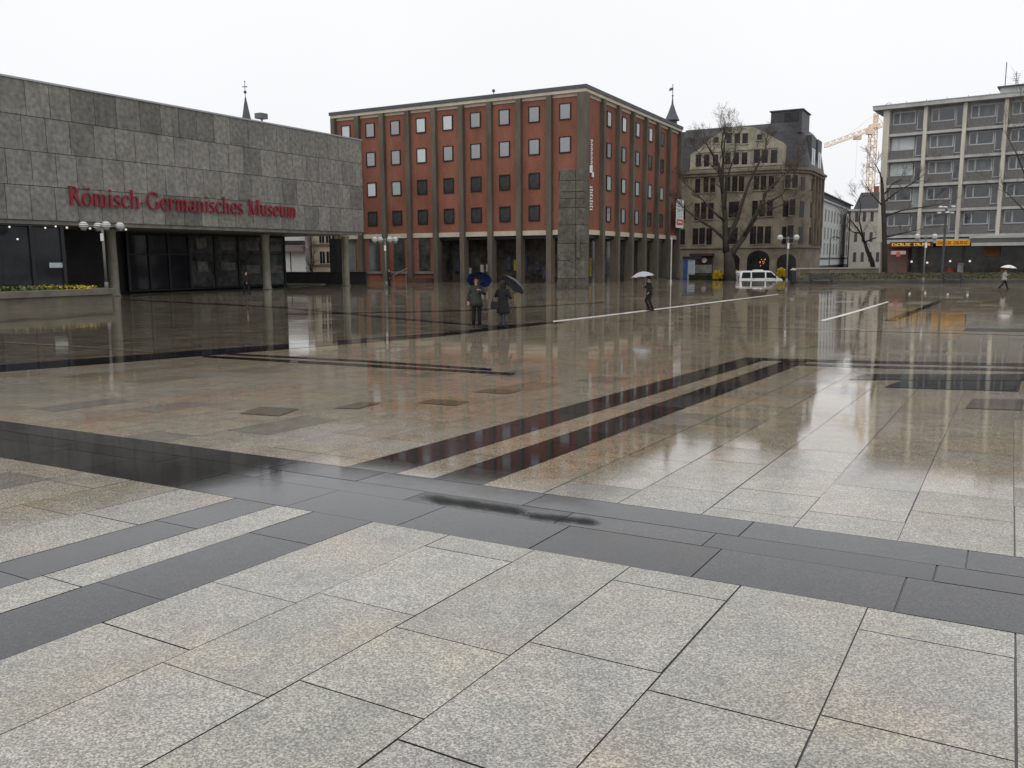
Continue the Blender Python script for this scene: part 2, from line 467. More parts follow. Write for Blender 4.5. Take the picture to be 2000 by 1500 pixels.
band("dark_paving_strip", M_band, [(240, 584), (560, 600), (960, 636), (1100, 628)], [(240, 586), (560, 602.5), (960, 639), (1100, 631)], h=0.006)
band("dark_paving_strip", M_band, [(560, 613), (900, 606), (1180, 590)], [(560, 615), (900, 608), (1180, 591.5)], h=0.006)
band("dark_paving_strip", M_band, [(1725, 626), (1835, 586)], [(1745, 628), (1842, 588)], h=0.006)
band("dark_paving_strip", M_band, [(1890, 641), (2060, 643)], [(1880, 646), (2060, 649)], h=0.006)
band("pale_paving_strip", M_pale, [(1080, 627), (1265, 605.2), (1520, 574.3)], [(1080, 629.5), (1265, 607.6), (1520, 575.6)], h=0.008)
band("pale_paving_strip", M_pale, [(1601, 626), (1734, 588.5)], [(1609, 627.5), (1736, 590.5)], h=0.008)
band("pale_paving_line", M_granite, [(1240, 633), (1450, 639), (2040, 655)], [(1240, 633.6), (1450, 640), (2040, 656.4)], h=0.008)
band("pale_paving_line", M_granite, [(-20, 666), (150, 676), (300, 687)], [(-20, 668.5), (150, 678), (300, 688.5)], h=0.008)

# dark soft-edged matte streak on the band
M_streak = mat("dark_matte_film", (0.008, 0.011, 0.009), 0.55, 0.6, 9, 0.12)
n, l = M_streak.node_tree.nodes, M_streak.node_tree.links
at = n.new("ShaderNodeAttribute"); at.attribute_name = "cover"
nz = n.new("ShaderNodeTexNoise"); nz.inputs["Scale"].default_value = 6.5; nz.inputs["Detail"].default_value = 9; nz.inputs["Roughness"].default_value = 0.7
ad = n.new("ShaderNodeMath"); ad.operation = 'ADD'
mr = n.new("ShaderNodeMapRange"); mr.inputs[1].default_value, mr.inputs[2].default_value, mr.inputs[4].default_value = 0.85, 1.45, 0.75
mp = n.new("ShaderNodeMapping"); mp.inputs["Rotation"].default_value = (0, 0, AZ); mp.inputs["Scale"].default_value = (1, 0.45, 1)
tcs = [x for x in n if x.type == 'TEX_COORD'][0]
l.new(tcs.outputs["Object"], mp.inputs[0]); l.new(mp.outputs[0], nz.inputs["Vector"])
l.new(at.outputs["Fac"], ad.inputs[0]); l.new(nz.outputs[0], ad.inputs[1]); l.new(ad.outputs[0], mr.inputs[0]); l.new(mr.outputs[0], n["Principled BSDF"].inputs["Alpha"])
for (u0, v0, u1, v1, w) in ((800, 968, 1060, 1006, 13), (1000, 1004, 1195, 1024, 11)):
    nx_, ny_ = 20, 6; mb = MB(); cov = []
    for i in range(nx_ + 1):
        for j in range(ny_ + 1):
            q, t = i / nx_, j / ny_ * 2 - 1
            p = G(u0 + (u1 - u0) * q, v0 + (v1 - v0) * q + w * t)
            mb.v.append((p.x, p.y, p.z + 0.003)); cov.append(max(0.0, (1 - abs(t) ** 1.5)) * min(1, 5 * q, 5 * (1 - q)))
    for i in range(nx_):
        for j in range(ny_):
            k = i * (ny_ + 1) + j; mb.f.append([k, k + 1, k + ny_ + 2, k + ny_ + 1]); mb.t.append((1, 1, 1, 1))
    o = mb.build("dark_streak", M_streak); struct(o)
    o.data.attributes.new("cover", 'FLOAT', 'POINT').data.foreach_set("value", cov)

# ------------------------------------------------------------------ museum
M_stone = tinted("weathered_stone_cladding", (0.19, 0.185, 0.172), 0.75, (1, 0.9, 0.45), 1.1, 0.22, 3.2)
M_dark = mat("dark_bronze_frame", (0.02, 0.02, 0.022), 0.45, 0.2, 3)
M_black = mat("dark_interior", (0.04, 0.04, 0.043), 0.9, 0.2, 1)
M_concrete = mat("wet_concrete", (0.17, 0.165, 0.15), 0.6, 0.3, 1.2)
M_glass_dark = mat("tinted_glass", (0.02, 0.021, 0.025), 0.06, 0.5, 0.6, 0.22)
M_glass_mid = mat("lobby_glass", (0.035, 0.036, 0.037), 0.06, 0.7, 1.1, 0.3, col2=(0.12, 0.122, 0.12))  # grey reflections and lobby interior put into the pane colour
M_glass_end = mat("greenish_lobby_glass", (0.06, 0.075, 0.07), 0.06, 0.6, 0.7, 0.4, col2=(0.17, 0.20, 0.19))  # brightness seen through the end pane put into its colour
M_metal = mat("zinc_coping", (0.33, 0.34, 0.35), 0.4, 0.1, 2, metal=0.3)
M_red = mat("red_letter_paint", (0.235, 0.022, 0.034), 0.6, 0.1, 3)
M_white = mat("white_paint", (0.72, 0.72, 0.72), 0.5, 0.06, 2)

mus_az = R(30.0)
mc = W(711, 454, 82.0)                                    # lower corner of the overhang
mus = thing("museum", "long grey stone-clad museum with red lettering and dark glass front", "museum", (mc.x, mc.y, ZF), -mus_az)
mf = Face((mc.x, mc.y, 0), mus_az)
def mz(z): return z - ZF
soff = mf.at(711, 454)[1] - ZF
top = mf.at(711, 276)[1] - ZF
LEN = 56.0
mb = MB(); mb.box(-38, -0.12, -LEN, -0.12, soff + 0.03, top - 0.1)
mb.build("roof_block", M_joint, mus)
mb = MB(); rows = 4; rh = (top - soff) / rows
random.seed(21)
for r in range(rows):
    y = 0.0
    while y > -LEN + 0.3:
        w = random.choice((1.4, 1.55, 1.6, 1.7, 1.85)); y1 = max(y - w, -LEN)
        g = random.uniform(0.9, 1.12)
        if r == 3 and -28 < y < -16: g *= 0.78
        if random.random() < 0.1: g *= 0.78
        d = random.uniform(0, 0.012)
        mb.box(-0.10, d, y1 + 0.018, y - 0.018, soff + r * rh + 0.018, soff + (r + 1) * rh - 0.018, (g, g * 0.995, g * random.uniform(0.94, 1.0), 1))
        y = y1
    x = -0.12
    while x > -12:
        g = random.uniform(0.8, 1.1)
        mb.box(max(x - 2, -12), x - 0.02, -0.1, 0.0, soff + r * rh + 0.012, soff + (r + 1) * rh - 0.012, (g, g, g, 1)); x -= 2.0
mb.build("stone_cladding", M_stone, mus, tint=True)
mb = MB(); mb.box(-38, 0.08, -LEN, 0.08, top, top + 0.12); mb.build("coping", M_metal, mus)
mb = MB(); mb.box(-12, -0.14, -LEN, -0.14, soff - 0.25, soff + 0.02); mb.build("soffit", M_concrete, mus)
# ground floor: flush glass on the left, deep recess, glazed lobby, open passage
tl = mf.at(132, 500)[0]
mb = MB(); mb.box(-30, -0.5, -LEN, tl, 0.02, soff - 0.26); mb.build("display_hall", M_black, mus)
def glazing(x, ys, z0, zs, m):
    """row of panes between frame posts; returns the frame"""
    fr = MB()
    for y in ys: fr.box(x - 0.1, x + 0.14, y - 0.11, y + 0.11, z0, zs[-1])
    for z in [z0 + 0.06] + list(zs[:-1]) + [zs[-1] - 0.06]:
        for a, b in zip(ys, ys[1:]): fr.box(x - 0.08, x + 0.12, min(a, b) + 0.11, max(a, b) - 0.11, z - 0.06, z + 0.06)
    f = fr.build("glazing_frame", M_dark, mus)
    for a, b in zip(ys, ys[1:]):
        lev = [z0 + 0.12] + [z for z in zs[:-1]] + [zs[-1] - 0.12]
        for q0, q1 in zip(lev, lev[1:]):
            p = MB(); p.box(x - 0.03, x + 0.02, min(a, b) + 0.1, max(a, b) - 0.1, q0 + 0.05, q1 - 0.05)
            p.build("glass_pane", m[min(len(m) - 1, ys.index(a) * len(m) // (len(ys) - 1))], f)
ysl = [tl - 0.12] + [mf.at(u, 500)[0] for u in (68, 0)] + [mf.at(0, 500)[0] - 4.2, mf.at(0, 500)[0] - 8.4]
glazing(-0.32, ysl, 0.1, [soff - 0.26], [M_glass_dark])
# lobby: set back 8 m
REC = 8.0
lf = Face((mc.x - REC * math.cos(mus_az), mc.y + REC * math.sin(mus_az), 0), mus_az)
yl = [lf.at(u, 520)[0] for u in (250, 292, 330, 370, 420, 466, 514, 555)]
glazing(-REC, yl, 0.1, [3.1, soff - 0.27], [M_glass_dark, M_glass_dark, M_glass_dark, M_glass_mid, M_glass_mid, M_glass_mid, M_glass_end])
mb = MB(); mb.box(-24, -REC - 0.5, tl, yl[-1] - 0.2, 0.02, soff - 0.26); mb.build("lobby_hall", M_black, mus)
mb = MB()
for y0 in (yl[-1], ): mb.box(-24, -REC - 0.05, y0 - 0.1, y0 + 0.05, 0.0, soff - 0.27)
mb.build("lobby_end_wall", M_glass_mid, mus)
cf = Face((mc.x - 3.5 * math.cos(mus_az), mc.y + 3.5 * math.sin(mus_az), 0), mus_az)
M_col = mat("concrete_column", (0.20, 0.19, 0.155), 0.5, 0.35, 0.8, stretch=(1, 1, 0.5), col2=(0.30, 0.29, 0.22))
for u in (222, 521, 676):
    y = cf.at(u, 540)[0]
    mb = MB(); mb.lathe([(0.44, -0.02), (0.44, 0.1), (0.36, 0.2), (0.34, soff - 0.6), (0.44, soff - 0.4), (0.44, soff - 0.26)], 20, (-3.5, y, 0))
    mb.build("column", M_col, mus, smooth=True)
rf_ = Face((mc.x - 10.5 * math.cos(mus_az), mc.y + 10.5 * math.sin(mus_az), 0), mus_az)
mb = MB(); mb.box(-11.5, -10.5, rf_.at(659, 540)[0], rf_.at(672, 540)[0], 0, soff - 0.26); mb.build("rear_pier", M_dark, mus)
# boards and posters hanging inside the lobby panes
random.seed(19)
M_board = mat("grey_display_board", (0.10, 0.10, 0.095), 0.5, 0.5, 1.6, col2=(0.20, 0.20, 0.185))
for k, (q, w, h) in {3: (0.3, 0.4, 0.9), 4: (0.25, 0.6, 0.8), 5: (0.3, 0.55, 0.9), 6: (0.35, 0.5, 0.7)}.items():
    ya, yb = yl[k], yl[k + 1] if k + 1 < len(yl) else yl[k] + 2.4
    for z in (random.uniform(3.4, 3.7), random.uniform(1.2, 1.7)):
        y = ya + (yb - ya) * q; mb = MB(); mb.box(-REC + 0.03, -REC + 0.06, y, y + (yb - ya) * w, z, z + h * random.uniform(0.8, 1.2)); mb.build("display_board", M_board, mus)
# ceiling lights under the overhang and a notice in the window
M_glow = mat("lamp_glow", (0.8, 0.75, 0.65), 0.4, emit=(1, 0.93, 0.8, 0.55))
for u, v in ((22, 443), (38, 467), (92, 445), (112, 439)):
    t, z = mf.at(u, v); mb = MB(); mb.sphere((-0.2, t, min(z - ZF, soff - 0.35)), 0.06, 8); mb.build("ceiling_lamp", M_glow, mus)
for t in (-28.5, -26.8, -24.0): mb = MB(); mb.sphere((-2.2, t, soff - 0.32), 0.08, 8); mb.build("ceiling_lamp", M_glow, mus)
t0, z0 = mf.at(102, 523); t1, z1 = mf.at(127, 513)
mb = MB(); mb.box(-0.30, -0.26, t0, t1, z0 - ZF, z1 - ZF); mb.build("notice_board", mat("pale_notice", (0.42, 0.47, 0.48), 0.4), mus)
t0, z0 = mf.at(163, 505); t1, z1 = mf.at(180, 486)
mb = MB(); mb.box(-3.0, -2.94, t0, t1, z0 - ZF, z1 - ZF); mb.build("poster", mat("dark_red_poster", (0.10, 0.012, 0.02), 0.5, 0.6, 2), mus)

# lettering: strokes with thick and thin parts and slab serifs
def glyphs(text):
    out = []; X = [0.0]
    def seg(x0, y0, x1, y1, w):
        w *= 0.86; dx, dy = x1 - x0, y1 - y0; L = math.hypot(dx, dy); nx, ny = -dy / L * w / 2, dx / L * w / 2
        out.append([(X[0] + x0 + nx, y0 + ny), (X[0] + x1 + nx, y1 + ny), (X[0] + x1 - nx, y1 - ny), (X[0] + x0 - nx, y0 - ny)])
    def arc(cx, cy, rx, ry, a0, a1, tk=0.15, tn=0.06, n=14):
        for i in range(n):
            q = []
            for a in (a0 + (a1 - a0) * i / n, a0 + (a1 - a0) * (i + 1) / n):
                c, s_ = math.cos(R(a)), math.sin(R(a)); w = 0.86 * (tn + (tk - tn) * abs(c))
                q.append(((X[0] + cx + (rx) * c, cy + (ry) * s_), (X[0] + cx + (rx - w) * c, cy + (ry - w) * s_)))
            out.append([q[0][0], q[1][0], q[1][1], q[0][1]])
    def serif(x, y, l=0.12, r=0.12): out.append([(X[0] + x - l, y - 0.025), (X[0] + x + r, y - 0.025), (X[0] + x + r, y + 0.025), (X[0] + x - l, y + 0.025)])
    def stem(x, y0, y1, w=0.14, foot=True, head=True):
        seg(x, y0, x, y1, w)
        if foot: serif(x, y0 + 0.025)
        if head: serif(x, y1 - 0.025, 0.14, 0.02)
    def dot(x, y): out.append([(X[0] + x + 0.075 * math.cos(k * math.pi / 4), y + 0.075 * math.sin(k * math.pi / 4)) for k in range(8)])
    def arch(x0, x1, h=0.68):
        arc((x0 + x1) / 2, h - 0.2, (x1 - x0) / 2 + 0.07, 0.2, 180, 0, 0.12, 0.08); seg(x1, 0, x1, h - 0.2, 0.14); serif(x1, 0.025)
    for ch in text:
        if ch == 'R': stem(0.16, 0, 1, 0.16); arc(0.22, 0.74, 0.36, 0.26, 90, -90, 0.16, 0.06); seg(0.36, 0.5, 0.68, 0.02, 0.15); serif(0.7, 0.025); adv = 0.78
        elif ch in 'oö':
            arc(0.3, 0.34, 0.29, 0.36, 0, 360, 0.15, 0.05, 22); adv = 0.64
            if ch == 'ö': dot(0.19, 0.9); dot(0.43, 0.9)
        elif ch == 'm': stem(0.14, 0, 0.68); arch(0.14, 0.44); arch(0.44, 0.74); adv = 0.92
        elif ch == 'n': stem(0.14, 0, 0.68); arch(0.14, 0.48); adv = 0.66
        elif ch == 'i': stem(0.15, 0, 0.68); dot(0.15, 0.9); adv = 0.34
        elif ch == 's': arc(0.22, 0.5, 0.19, 0.19, 20, 250, 0.12, 0.07); arc(0.22, 0.18, 0.21, 0.2, 80, -160, 0.12, 0.07); seg(0.12, 0.42, 0.34, 0.28, 0.13); adv = 0.48
        elif ch == 'c': arc(0.3, 0.34, 0.28, 0.36, 45, 315, 0.15, 0.06); dot(0.47, 0.55); adv = 0.56
        elif ch == 'h': stem(0.14, 0, 1.02); arch(0.14, 0.48); adv = 0.66
        elif ch == 'G': arc(0.44, 0.5, 0.42, 0.52, 45, 325, 0.17, 0.06, 20); seg(0.74, 0.06, 0.74, 0.42, 0.15); serif(0.74, 0.42, 0.16, 0.1); seg(0.74, 0.7, 0.74, 0.98, 0.06); adv = 0.92
        elif ch == 'e': arc(0.3, 0.34, 0.28, 0.36, 5, 318, 0.15, 0.06, 18); seg(0.1, 0.38, 0.56, 0.38, 0.06); adv = 0.6
        elif ch == 'r': stem(0.14, 0, 0.68); arc(0.3, 0.48, 0.17, 0.2, 150, 40, 0.1, 0.08, 8); dot(0.43, 0.58); adv = 0.5
        elif ch == 'a': arc(0.24, 0.19, 0.22, 0.2, 0, 360, 0.13, 0.06, 16); seg(0.44, 0.02, 0.44, 0.5, 0.14); arc(0.28, 0.48, 0.23, 0.2, 10, 165, 0.13, 0.07, 10); serif(0.48, 0.03, 0.04, 0.1); adv = 0.6
        elif ch == 'M': stem(0.14, 0, 1, 0.07); seg(0.16, 0.98, 0.5, 0.04, 0.16); seg(0.5, 0.04, 0.82, 0.98, 0.06); stem(0.86, 0, 1, 0.16); serif(0.9, 0.975); adv = 1.06
        elif ch == 'u': seg(0.14, 0.2, 0.14, 0.68, 0.14); serif(0.14, 0.655, 0.14, 0.02); arc(0.31, 0.2, 0.24, 0.21, 180, 360, 0.12, 0.08); seg(0.48, 0, 0.48, 0.68, 0.14); serif(0.48, 0.655, 0.14, 0.02); serif(0.52, 0.025, 0.04, 0.1); adv = 0.68
        elif ch == '-': seg(0.06, 0.32, 0.3, 0.32, 0.12); adv = 0.42
        else: adv = 0.4
        X[0] += adv
    return out, X[0]
gl, adv = glyphs("Römisch-Germanisches Museum")
t0, zb0 = mf.at(132, 397); t1, zb1 = mf.at(577, 427)
caph = mf.at(136, 361)[1] - mf.at(136, 398)[1]
kx = (t1 - t0) / adv; zb = (zb0 + zb1) / 2 - ZF
mb = MB()
for i, poly in enumerate(gl):
    dd = 0.20 + 0.002 * (i % 5)
    mb.prism(poly, lambda x, y, d: (d, t0 + x * kx, zb + y * caph), 0.10, dd)
mb.build("lettering", M_red, mus)
mb = MB(); mb.tube([(0.0, t0, zb + 0.1 * caph), (0.1, t0, zb + 0.1 * caph)], 0.03, 6)
t2 = mf.at(528, 240)
mb = MB(); mb.box(-0.6, 0.1, -0.35, 0.45, 0.12, 0.55); mb.box(-0.2, -0.1, -0.05, 0.05, -0.3, 0.12)
fl = mb.build("floodlight", mat("grey_housing", (0.12, 0.12, 0.13), 0.5), None)
fl.location = (mc.x + (t2[0]) * math.sin(mus_az) - 0.8 * math.cos(mus_az), mc.y + t2[0] * math.cos(mus_az) + 0.8 * math.sin(mus_az), ZF + top + 0.42); fl.rotation_euler = (0, 0, -mus_az)
tag(fl, "small grey floodlight box on the museum roof edge", "floodlight")

# ------------------------------------------------------------------ red brick building
M_brick = mat("red_brick", (0.225, 0.085, 0.057), 0.85, 0.25, 0.35, 0.25, stretch=(1, 1, 0.5), col2=(0.285, 0.12, 0.082))
n_, l_ = M_brick.node_tree.nodes, M_brick.node_tree.links
def add_courses(m, sc_, amt):
    n, l = m.node_tree.nodes, m.node_tree.links
    p = n["Principled BSDF"]; rp = [x for x in n if x.type == 'VALTORGB'][0]; t = [x for x in n if x.type == 'TEX_COORD'][0]
    nz = n.new("ShaderNodeTexNoise"); nz.inputs["Scale"].default_value = sc_; nz.inputs["Detail"].default_value = 3
    mp = n.new("ShaderNodeMapping"); mp.inputs["Scale"].default_value = (1, 1, 3)
    mr = n.new("ShaderNodeMapRange"); mr.inputs[1].default_value, mr.inputs[2].default_value = 0.3, 0.7
    mr.inputs[3].default_value, mr.inputs[4].default_value = 1 - amt, 1 + amt
    s2 = n.new("ShaderNodeVectorMath"); s2.operation = 'SCALE'
    l.new(t.outputs["Object"], mp.inputs[0]); l.new(mp.outputs[0], nz.inputs["Vector"]); l.new(nz.outputs[0], mr.inputs[0])
    l.new(rp.outputs[0], s2.inputs[0]); l.new(mr.outputs[0], s2.inputs["Scale"]); l.new(s2.outputs[0], p.inputs["Base Color"])
add_courses(M_brick, 4.5, 0.22)
M_pier = mat("exposed_concrete_pier", (0.105, 0.09, 0.07), 0.75, 0.4, 0.7, stretch=(1, 1, 0.25))
M_cream = mat("cream_string_course", (0.50, 0.45, 0.36), 0.7, 0.12, 1)
M_slate = mat("slate_edge", (0.075, 0.08, 0.085), 0.6, 0.2, 1)
M_frame = mat("dark_window_frame", (0.02, 0.016, 0.015), 0.5, 0.1, 2)
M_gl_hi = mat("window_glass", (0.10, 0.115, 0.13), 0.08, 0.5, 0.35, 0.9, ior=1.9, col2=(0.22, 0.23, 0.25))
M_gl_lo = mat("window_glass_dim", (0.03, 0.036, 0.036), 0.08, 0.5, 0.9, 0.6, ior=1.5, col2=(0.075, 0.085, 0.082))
M_blind = mat("window_blind", (0.55, 0.60, 0.62), 0.35, 0.1, 1.5, 0.5)
M_curtain = mat("greenish_curtain", (0.34, 0.42, 0.40), 0.4, 0.15, 1.5, 0.5)
M_shop = mat("shop_window", (0.045, 0.04, 0.036), 0.12, 0.8, 0.8, 0.4, col2=(0.10, 0.09, 0.075))

raz = R(28.5)
rc = W(1138, 505, 88.0)
red = thing("brick_building", "five-storey red brick corner building with tall concrete piers", "building", (rc.x, rc.y, ZF), -raz)
fL = Face((rc.x, rc.y, 0), raz + R(90)); fR = Face((rc.x, rc.y, 0), raz)
LX = -fL.at(654, 300)[0]; LY = fR.at(1325, 300)[0]
zt = fL.at(1137, 166.5)[1] - ZF
zband1 = fL.at(1094, 449)[1] - ZF; zband0 = fL.at(1094, 458.5)[1] - ZF
zf1 = fL.at(1094, 191)[1] - ZF
mb = MB(); mb.box(-LX, -0.0, 0.0, LY, zband0, zf1); mb.build("wall", M_brick, red)
mb = MB(); mb.box(-LX - 0.1, 0.10, -0.10, LY + 0.1, zf1 + 0.004, zf1 + 0.30); mb.build("frieze", M_cream, red)
mb = MB(); mb.box(-LX - 0.2, 0.42, -0.42, LY + 0.2, zf1 + 0.304, zt - 0.36); mb.build("cornice", M_cream, red)
mb = MB(); mb.box(-LX - 0.3, 0.52, -0.52, LY + 0.3, zt - 0.355, zt); mb.build("roof_edge", M_slate, red)
NB, RB = 9, 7
bw, rw = (LX - 0.3) / NB, (LY - 0.3) / RB
xs_ = [-LX + 0.15 + i * bw for i in range(NB + 1)]; ys_ = [0.15 + i * rw for i in range(RB + 1)]
for i, x in enumerate(xs_):
    w = 0.36 if i == NB else 0.29
    mb = MB(); mb.box(x - w, x + w if i < NB else 0.5, -0.5, 0.5, -0.05, zf1 + 0.3)
    mb.build("pier", M_pier, red, bevel=0.03)
for i, y in enumerate(ys_):
    if i == 0: continue
    mb = MB(); mb.box(-0.5, 0.5, y - 0.28, y + 0.28, -0.05, zf1 + 0.3); mb.build("pier", M_pier, red, bevel=0.03)
mb = MB()
for a, b in zip(xs_, xs_[1:]): mb.box(a + 0.295, b - (0.295 if b != xs_[-1] else 0.365), -0.10, 0.12, zband0, zband1)
for a, b in zip(ys_, ys_[1:]): mb.box(-0.12, 0.10, a + (0.285 if a != ys_[0] else 0.36), b - 0.285, zband0, zband1)
mb.build("string_course", M_cream, red)
# windows: frame and pane share meshes
def window_meshes(w, h, mats_, reveal=0.10, fr=0.11, mf_=None, mullion=False):
    f = MB()
    f.box(-w / 2, w / 2, -0.05, reveal, 0, fr); f.box(-w / 2, w / 2, -0.05, reveal, h - fr, h)
    f.box(-w / 2, -w / 2 + fr, -0.05, reveal, fr, h - fr); f.box(w / 2 - fr, w / 2, -0.05, reveal, fr, h - fr)
    if mullion: f.box(-fr / 3, fr / 3, -0.03, reveal, fr, h - fr)
    fo = f.build("window", mf_ or M_frame)
    ps = []
    for m in mats_:
        p = MB(); p.box(-w / 2 + fr * 0.9, w / 2 - fr * 0.9, 0.0, 0.03, fr * 0.9, h - fr * 0.9); ps.append(p.build("pane", m))
    return fo, ps
USED = set()
def put_window(wm, k, parent, loc, rz=0):
    f, ps = wm
    fo = f if f.name not in USED else inst(f)
    USED.add(f.name); fo.parent = parent; fo.location = loc; fo.rotation_euler = (0, 0, rz)
    p = ps[k % len(ps)]
    po = p if p.name not in USED else inst(p)
    USED.add(p.name); po.parent = fo; po.location = (0, 0, 0)
rows_z = []
for v0, v1 in ((430, 399), (366, 333), (298.7, 266), (234, 201.6)):
    a, b = fL.at(1105, v0)[1] - ZF, fL.at(1105, v1)[1] - ZF; rows_z.append((a, b))
ww, hh = 1.32, sum(b - a for a, b in rows_z) / 4
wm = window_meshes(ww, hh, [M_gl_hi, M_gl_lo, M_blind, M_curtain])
look = {3: [2, 0, 0, 2, 2, 0, 0, 0, 0], 2: [0, 0, 0, 2, 0, 0, 0, 0, 0], 1: [2, 2, 3, 1, 1, 1, 1, 1, 1], 0: [1, 1, 1, 1, 1, 1, 1, 1, 1]}  # lower rows take darker glass, standing for an unbuilt cathedral's reflection
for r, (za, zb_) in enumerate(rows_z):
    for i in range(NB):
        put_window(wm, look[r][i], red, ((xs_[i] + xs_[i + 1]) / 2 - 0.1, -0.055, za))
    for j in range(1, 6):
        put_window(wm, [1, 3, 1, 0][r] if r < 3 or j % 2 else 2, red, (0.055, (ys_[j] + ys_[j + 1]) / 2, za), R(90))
# ground floor
mb = MB(); mb.box(-LX + 0.3, xs_[4], 0.05, 0.6, 0, zband0)
gfw = mb.build("ground_floor_wall", M_brick, red)
for i in range(0, 4):
    xm = (xs_[i] + xs_[i + 1]) / 2
    mb = MB(); mb.box(xm - 0.75, xm + 0.75, -0.02, 0.04, 1.25, zband0 - 0.05); mb.build("tall_window", M_gl_lo, red)
    mb = MB(); mb.box(xs_[i] + 0.4, xs_[i + 1] - 0.4, -0.18, 0.04, 0.95, 1.22); mb.build("sill", M_concrete, red)
mb = MB(); mb.box(xs_[4] + 0.3, -2.6, 2.6, 3.0, 0, zband0); mb.box(-3.0, -2.6, 3.0, LY - 0.5, 0, zband0)
mb.box(xs_[4] - 0.05, xs_[4] + 0.298, 0.62, 3.0, 0, zband0 - 0.36)
mb.build("arcade_back_wall", M_shop, red)
mb = MB(); mb.box(-LX + 0.35, -3.05, 3.05, LY - 0.6, 0, zband0 - 0.01); mb.build("shop_core", M_black, red)
mb = MB(); mb.box(xs_[4], -0.1, 0.12, LY - 0.1, zband0 - 0.35, zband0 - 0.05); mb.build("arcade_ceiling", M_dark, red)
shopcol = [((0.35, 0.36, 0.36), 0.5), ((0.28, 0.20, 0.03), 0.5), ((0.045, 0.05, 0.085), 0.5), ((0.3, 0.05, 0.04), 0.5), ((0.45, 0.43, 0.38), 0.5), ((0.20, 0.11, 0.05), 0.5)]
SM = [mat("shop_display_" + c, k, 0.5, 0.5, 2.5) for c, (k, q) in zip(("grey", "yellow", "blue", "red", "cream", "brown"), shopcol)]
random.seed(5)
for i in range(4, 9):
    for k in range(3):
        x = xs_[i] + 0.5 + (bw - 1.2) * (k + random.random() * 0.5) / 3; w = random.uniform(0.35, 0.7); z0 = random.uniform(0.4, 1.4)
        mb = MB(); mb.box(x, x + w, 2.40, 2.55, z0, z0 + random.uniform(0.7, 1.5)); mb.build("shop_poster", random.choice(SM if i > 5 else [SM[0], SM[4], SM[2]]), red)
for j in range(7):
    for k in range(2):
        y = ys_[j] + 0.6 + (rw - 1.4) * (k + random.random() * 0.5) / 2
        mb = MB(); mb.box(-2.55, -2.4, y, y + random.uniform(0.5, 1.1), random.uniform(0.4, 1.0), random.uniform(1.6, 3.2)); mb.build("shop_poster", random.choice(SM), red)
mb = MB(); mb.box(xs_[8] + 0.6, xs_[8] + 1.6, 2.2, 2.35, zband0 - 0.9, zband0 - 0.6)
mb.build("lit_sign", mat("warm_lit_sign", (0.8, 0.6, 0.3), 0.4, emit=(1.0, 0.72, 0.38, 1.3)), red)
# blue-white light vertical lettering and the banner on the right face
tS = fR.at(1153, 340)[0]
mb = MB()
for v0, v1, k in ((272, 326, 13), (363, 412, 9)):
    z1_, z0_ = fR.at(1153, v0)[1] - ZF, fR.at(1153, v1)[1] - ZF
    st = (z1_ - z0_) / k
    for q in range(k):
        zc = z0_ + (q + 0.5) * st; h = st * 0.36; w = 0.32 if v0 > 300 else 0.2
        y0 = tS - w; y1 = tS + w
        typ = (q * 7 + int(v0)) % 4
        bars = [(y0, y0 + 0.1, zc - h, zc + h), (y1 - 0.1, y1, zc - h, zc + h), (y0 + 0.1, y1 - 0.1, zc - 0.06, zc + 0.06), (y0 + 0.1, y1 - 0.1, zc + h - 0.12, zc + h)]
        for a, b, c, d in [bars[i] for i in ((0, 1, 2), (0, 2, 3), (0, 1, 3), (0, 2))[typ]]: mb.box(0.08, 0.16, a, b, c, d)
zc = fR.at(1153, 334)[1] - ZF
mb.box(0.08, 0.18, tS - 0.55, tS + 0.15, zc - 0.2, zc + 0.5); mb.box(0.08, 0.18, tS + 0.1, tS + 0.5, zc - 0.6, zc - 0.1)
mb.build("vertical_lettering", M_white, red)
tb0, zb1_ = fR.at(1307, 389); tb1, zb0_ = fR.at(1320, 446)
ban = thing("banner", "tall white banner with red foot on the brick building's end", "banner", (rc.x + 0.95 * math.cos(raz) + tb0 * math.sin(raz), rc.y - 0.95 * math.sin(raz) + tb0 * math.cos(raz), zb0_), -raz)
bl = (tb1 - tb0); bh = zb1_ - zb0_
mb = MB(); mb.box(0, 0.05, 0, bl, 0, bh); mb.build("sheet", M_white, ban)
mb = MB(); mb.box(0.054, 0.07, 0.08 * bl, 0.92 * bl, 0.10 * bh, 0.30 * bh); mb.build("red_field", mat("banner_red", (0.55, 0.06, 0.03), 0.5), ban)
mb = MB()
for k in range(5): mb.box(0.074, 0.08, (0.2 + 0.12 * k) * bl, (0.28 + 0.12 * k) * bl, 0.17 * bh, 0.24 * bh)
mb.build("white_marks", M_white, ban)
mb = MB()
for k in range(6):
    for q in range(4): mb.box(0.054, 0.062, (0.2 + 0.17 * q) * bl, (0.30 + 0.17 * q) * bl, (0.37 + 0.09 * k) * bh, (0.41 + 0.09 * k + 0.02 * (q % 2)) * bh)
mb.build("print", mat("banner_print", (0.38, 0.46, 0.45), 0.5), ban)
mb = MB(); mb.tube([(-0.25, 0, bh * 0.98), (-0.25, bl, bh * 0.98)], 0.04, 6); mb.tube([(-0.25, 0.1, bh * 0.98), (0.0, 0.1, bh * 0.98)], 0.03, 6); mb.tube([(-0.25, bl - 0.1, bh * 0.98), (0.0, bl - 0.1, bh * 0.98)], 0.03, 6); mb.build("bracket", M_dark, ban)
